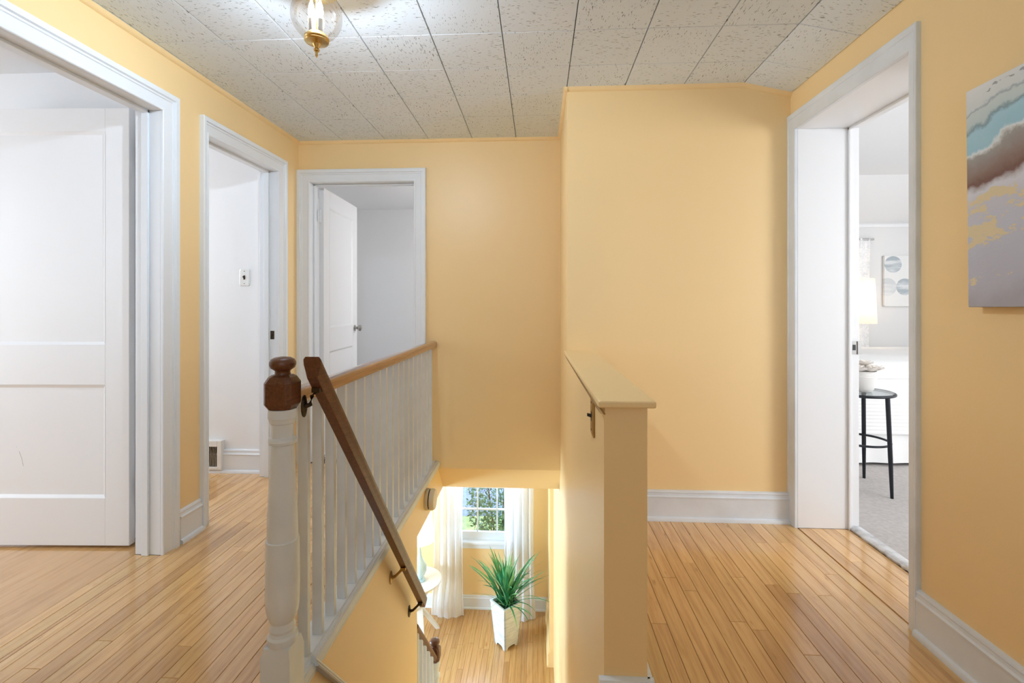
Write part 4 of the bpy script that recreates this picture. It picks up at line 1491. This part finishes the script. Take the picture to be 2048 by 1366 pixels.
# round glass topped table on black metal legs
SX, SY, SH = 1.965, 3.080, 0.600
st = tag(empty('side_table', (SX, SY, BZ)), 'round glass topped side table with slim black metal legs beside bed', 'table')
with Grab(st):
    rt_ = 0.175

    def ring_path(r, z, n=48):
        return [(SX + r * math.cos(2 * math.pi * k / n), SY + r * math.sin(2 * math.pi * k / n), z) for k in range(n)]
    MB().tube(ring_path(rt_, SH - 0.008), 0.0085, 8, True).build('top_ring', 'black_metal', st, smooth=60)
    MB().lathe([(rt_ - 0.004, -0.003), (rt_ - 0.004, 0.003), (0.001, 0.003)], (SX, SY, SH), 48).build('glass_top', clear_glass('grey_table_glass', (0.86, 0.89, 0.90), 0.18, 0.6), st, smooth=40)
    MB().tube(ring_path(rt_ * 0.88, 0.30), 0.007, 8, True).build('stretcher_ring', 'black_metal', st, smooth=60)
    for a in (-70, 50, 170):
        ca, sa = math.cos(R(a)), math.sin(R(a))
        MB().tube([(SX + rt_ * 0.96 * ca, SY + rt_ * 0.96 * sa, SH - 0.012), (SX + rt_ * 1.05 * ca, SY + rt_ * 1.05 * sa, 0.24), (SX + rt_ * 1.10 * ca, SY + rt_ * 1.10 * sa, BZ)], [0.0125, 0.012, 0.0085], 10).build('leg', 'black_metal', st, smooth=60)

fp = tag(empty('flower_pot', (1.958, 3.03, SH + 0.003)), 'ribbed white pot of ivory flowers on the glass side table', 'flower pot')
prof = [(0.030, 0.0), (0.042, 0.004)]
for k in range(13):
    z = 0.008 + k * 0.009
    r = 0.046 + 0.022 * min(1, (k / 9.0)) ** 0.7
    prof += [(r - 0.0012, z), (r + 0.0012, z + 0.0045)]
prof += [(0.066, 0.126), (0.060, 0.122), (0.058, 0.09), (0.002, 0.088)]
MB().lathe(prof, (0, 0, 0), 32).build('pot', 'ceramic', fp, smooth=50)
rg = random.Random(4)
for k in range(7):
    az = k * 0.9 + 0.3
    rr = 0.0 if k == 0 else 0.052
    cx, cy, cz = rr * math.cos(az), rr * math.sin(az), 0.138 + (0.028 if k == 0 else 0.0)
    fl = MB()
    for p_ in range(9):
        pa = p_ * 2.4
        tilt = 0.15 + 0.125 * p_
        pr = 0.026 + 0.0034 * p_
        rows = []
        for i in range(5):
            t = i / 4
            row = []
            for j in range(5):
                s = -1 + 2 * j / 4
                w = pr * 0.7 * math.sin(math.pi * (0.12 + 0.80 * t)) * s
                d = pr * t * 1.25
                x = d * math.sin(tilt)
                z = d * math.cos(tilt) + 0.006 * s * s - 0.006 * t * t
                row.append((cx + x * math.cos(pa) - w * math.sin(pa), cy + x * math.sin(pa) + w * math.cos(pa), cz + z - 0.012))
            rows.append(row)
        fl.loops(rows, closed=False, caps=False)
    fl.build('flower', 'petal', fp, smooth=80)

# nightstand and lamp beyond the bed
ns = tag(empty('nightstand', (3.14, 5.00, BZ)), 'small white nightstand behind the bed under the lamp', 'nightstand')
MB().box(-0.20, 0.20, -0.14, 0.14, 0.12, 0.56).build('body', 'table_white', ns, bevel=0.004)
MB().box(-0.22, 0.22, -0.15, 0.15, 0.56, 0.585).build('top', 'table_white', ns, bevel=0.004)
dr = MB().box(-0.18, 0.18, -0.152, -0.14, 0.34, 0.53).build('drawer', 'table_white', ns, bevel=0.003)
kn = MB().lathe([(0.006, 0), (0.006, 0.01), (0.012, 0.016), (0.010, 0.024)], (0, 0, 0), 12)
kn.xform(Matrix.Translation((0, -0.152, 0.435)) @ Matrix.Rotation(R(90), 4, 'X'))
kn.build('knob', 'nickel', dr, smooth=40)
for sx in (-1, 1):
    for sy in (-1, 1):
        MB().hexa([(sx * 0.17 - 0.012, sy * 0.11 - 0.012, 0), (sx * 0.17 + 0.012, sy * 0.11 - 0.012, 0), (sx * 0.17 + 0.012, sy * 0.11 + 0.012, 0), (sx * 0.17 - 0.012, sy * 0.11 + 0.012, 0)],
                  [(sx * 0.17 - 0.018, sy * 0.11 - 0.018, 0.12), (sx * 0.17 + 0.018, sy * 0.11 - 0.018, 0.12), (sx * 0.17 + 0.018, sy * 0.11 + 0.018, 0.12), (sx * 0.17 - 0.018, sy * 0.11 + 0.018, 0.12)]).build('leg', 'table_white', ns)

bl = tag(empty('table_lamp', (3.155, 4.99, BZ + 0.585)), 'lit lamp with tall cream drum shade beyond the bed', 'lamp')
MB().lathe([(0.055, 0), (0.06, 0.01), (0.02, 0.02), (0.03, 0.08), (0.045, 0.14), (0.03, 0.21), (0.014, 0.25), (0.007, 0.42)], (0, 0, 0), 24).build('base', 'ceramic', bl, smooth=40)
mb = MB()
mb.loops([[(r * math.cos(2 * math.pi * k / 40), r * math.sin(2 * math.pi * k / 40), z) for k in range(40)] for r, z in ((0.168, 0.335), (0.150, 0.775))], caps=False)
mb.build('lamp_shade', 'shade_warm', bl, smooth=60)
MB().lathe([(0.004, 0.42), (0.022, 0.46), (0.028, 0.50), (0.02, 0.54), (0.004, 0.56)], (0, 0, 0), 16).build('bulb', 'soft_bulb', bl, smooth=60)
p3 = bpy.data.lights.new('bedroom_lamp_light', 'POINT')
p3.energy = 0.7
p3.color = (1.0, 0.80, 0.58)
p3.shadow_soft_size = 0.04
p3o = bpy.data.objects.new('bedroom_lamp_light', p3)
COL.objects.link(p3o)
p3o.parent = bl
p3o.location = (0, 0, 0.58)

pic = tag(empty('wall_print', (3.545, 5.197, 1.10)), 'pale print with grey blue circles on bedroom wall above the bed', 'picture')
MB().box(0, 0.74, -0.03, 0.0, 0, 0.52).build('canvas', 'circles', pic, bevel=0.003)

curtain('pale patterned curtain behind the bedroom lamp', 2.55, 3.40, 0.05, 1.80, 5.17, 'pattern_curtain', 9, 0.013, 12, 0.0, pinch=0.02)
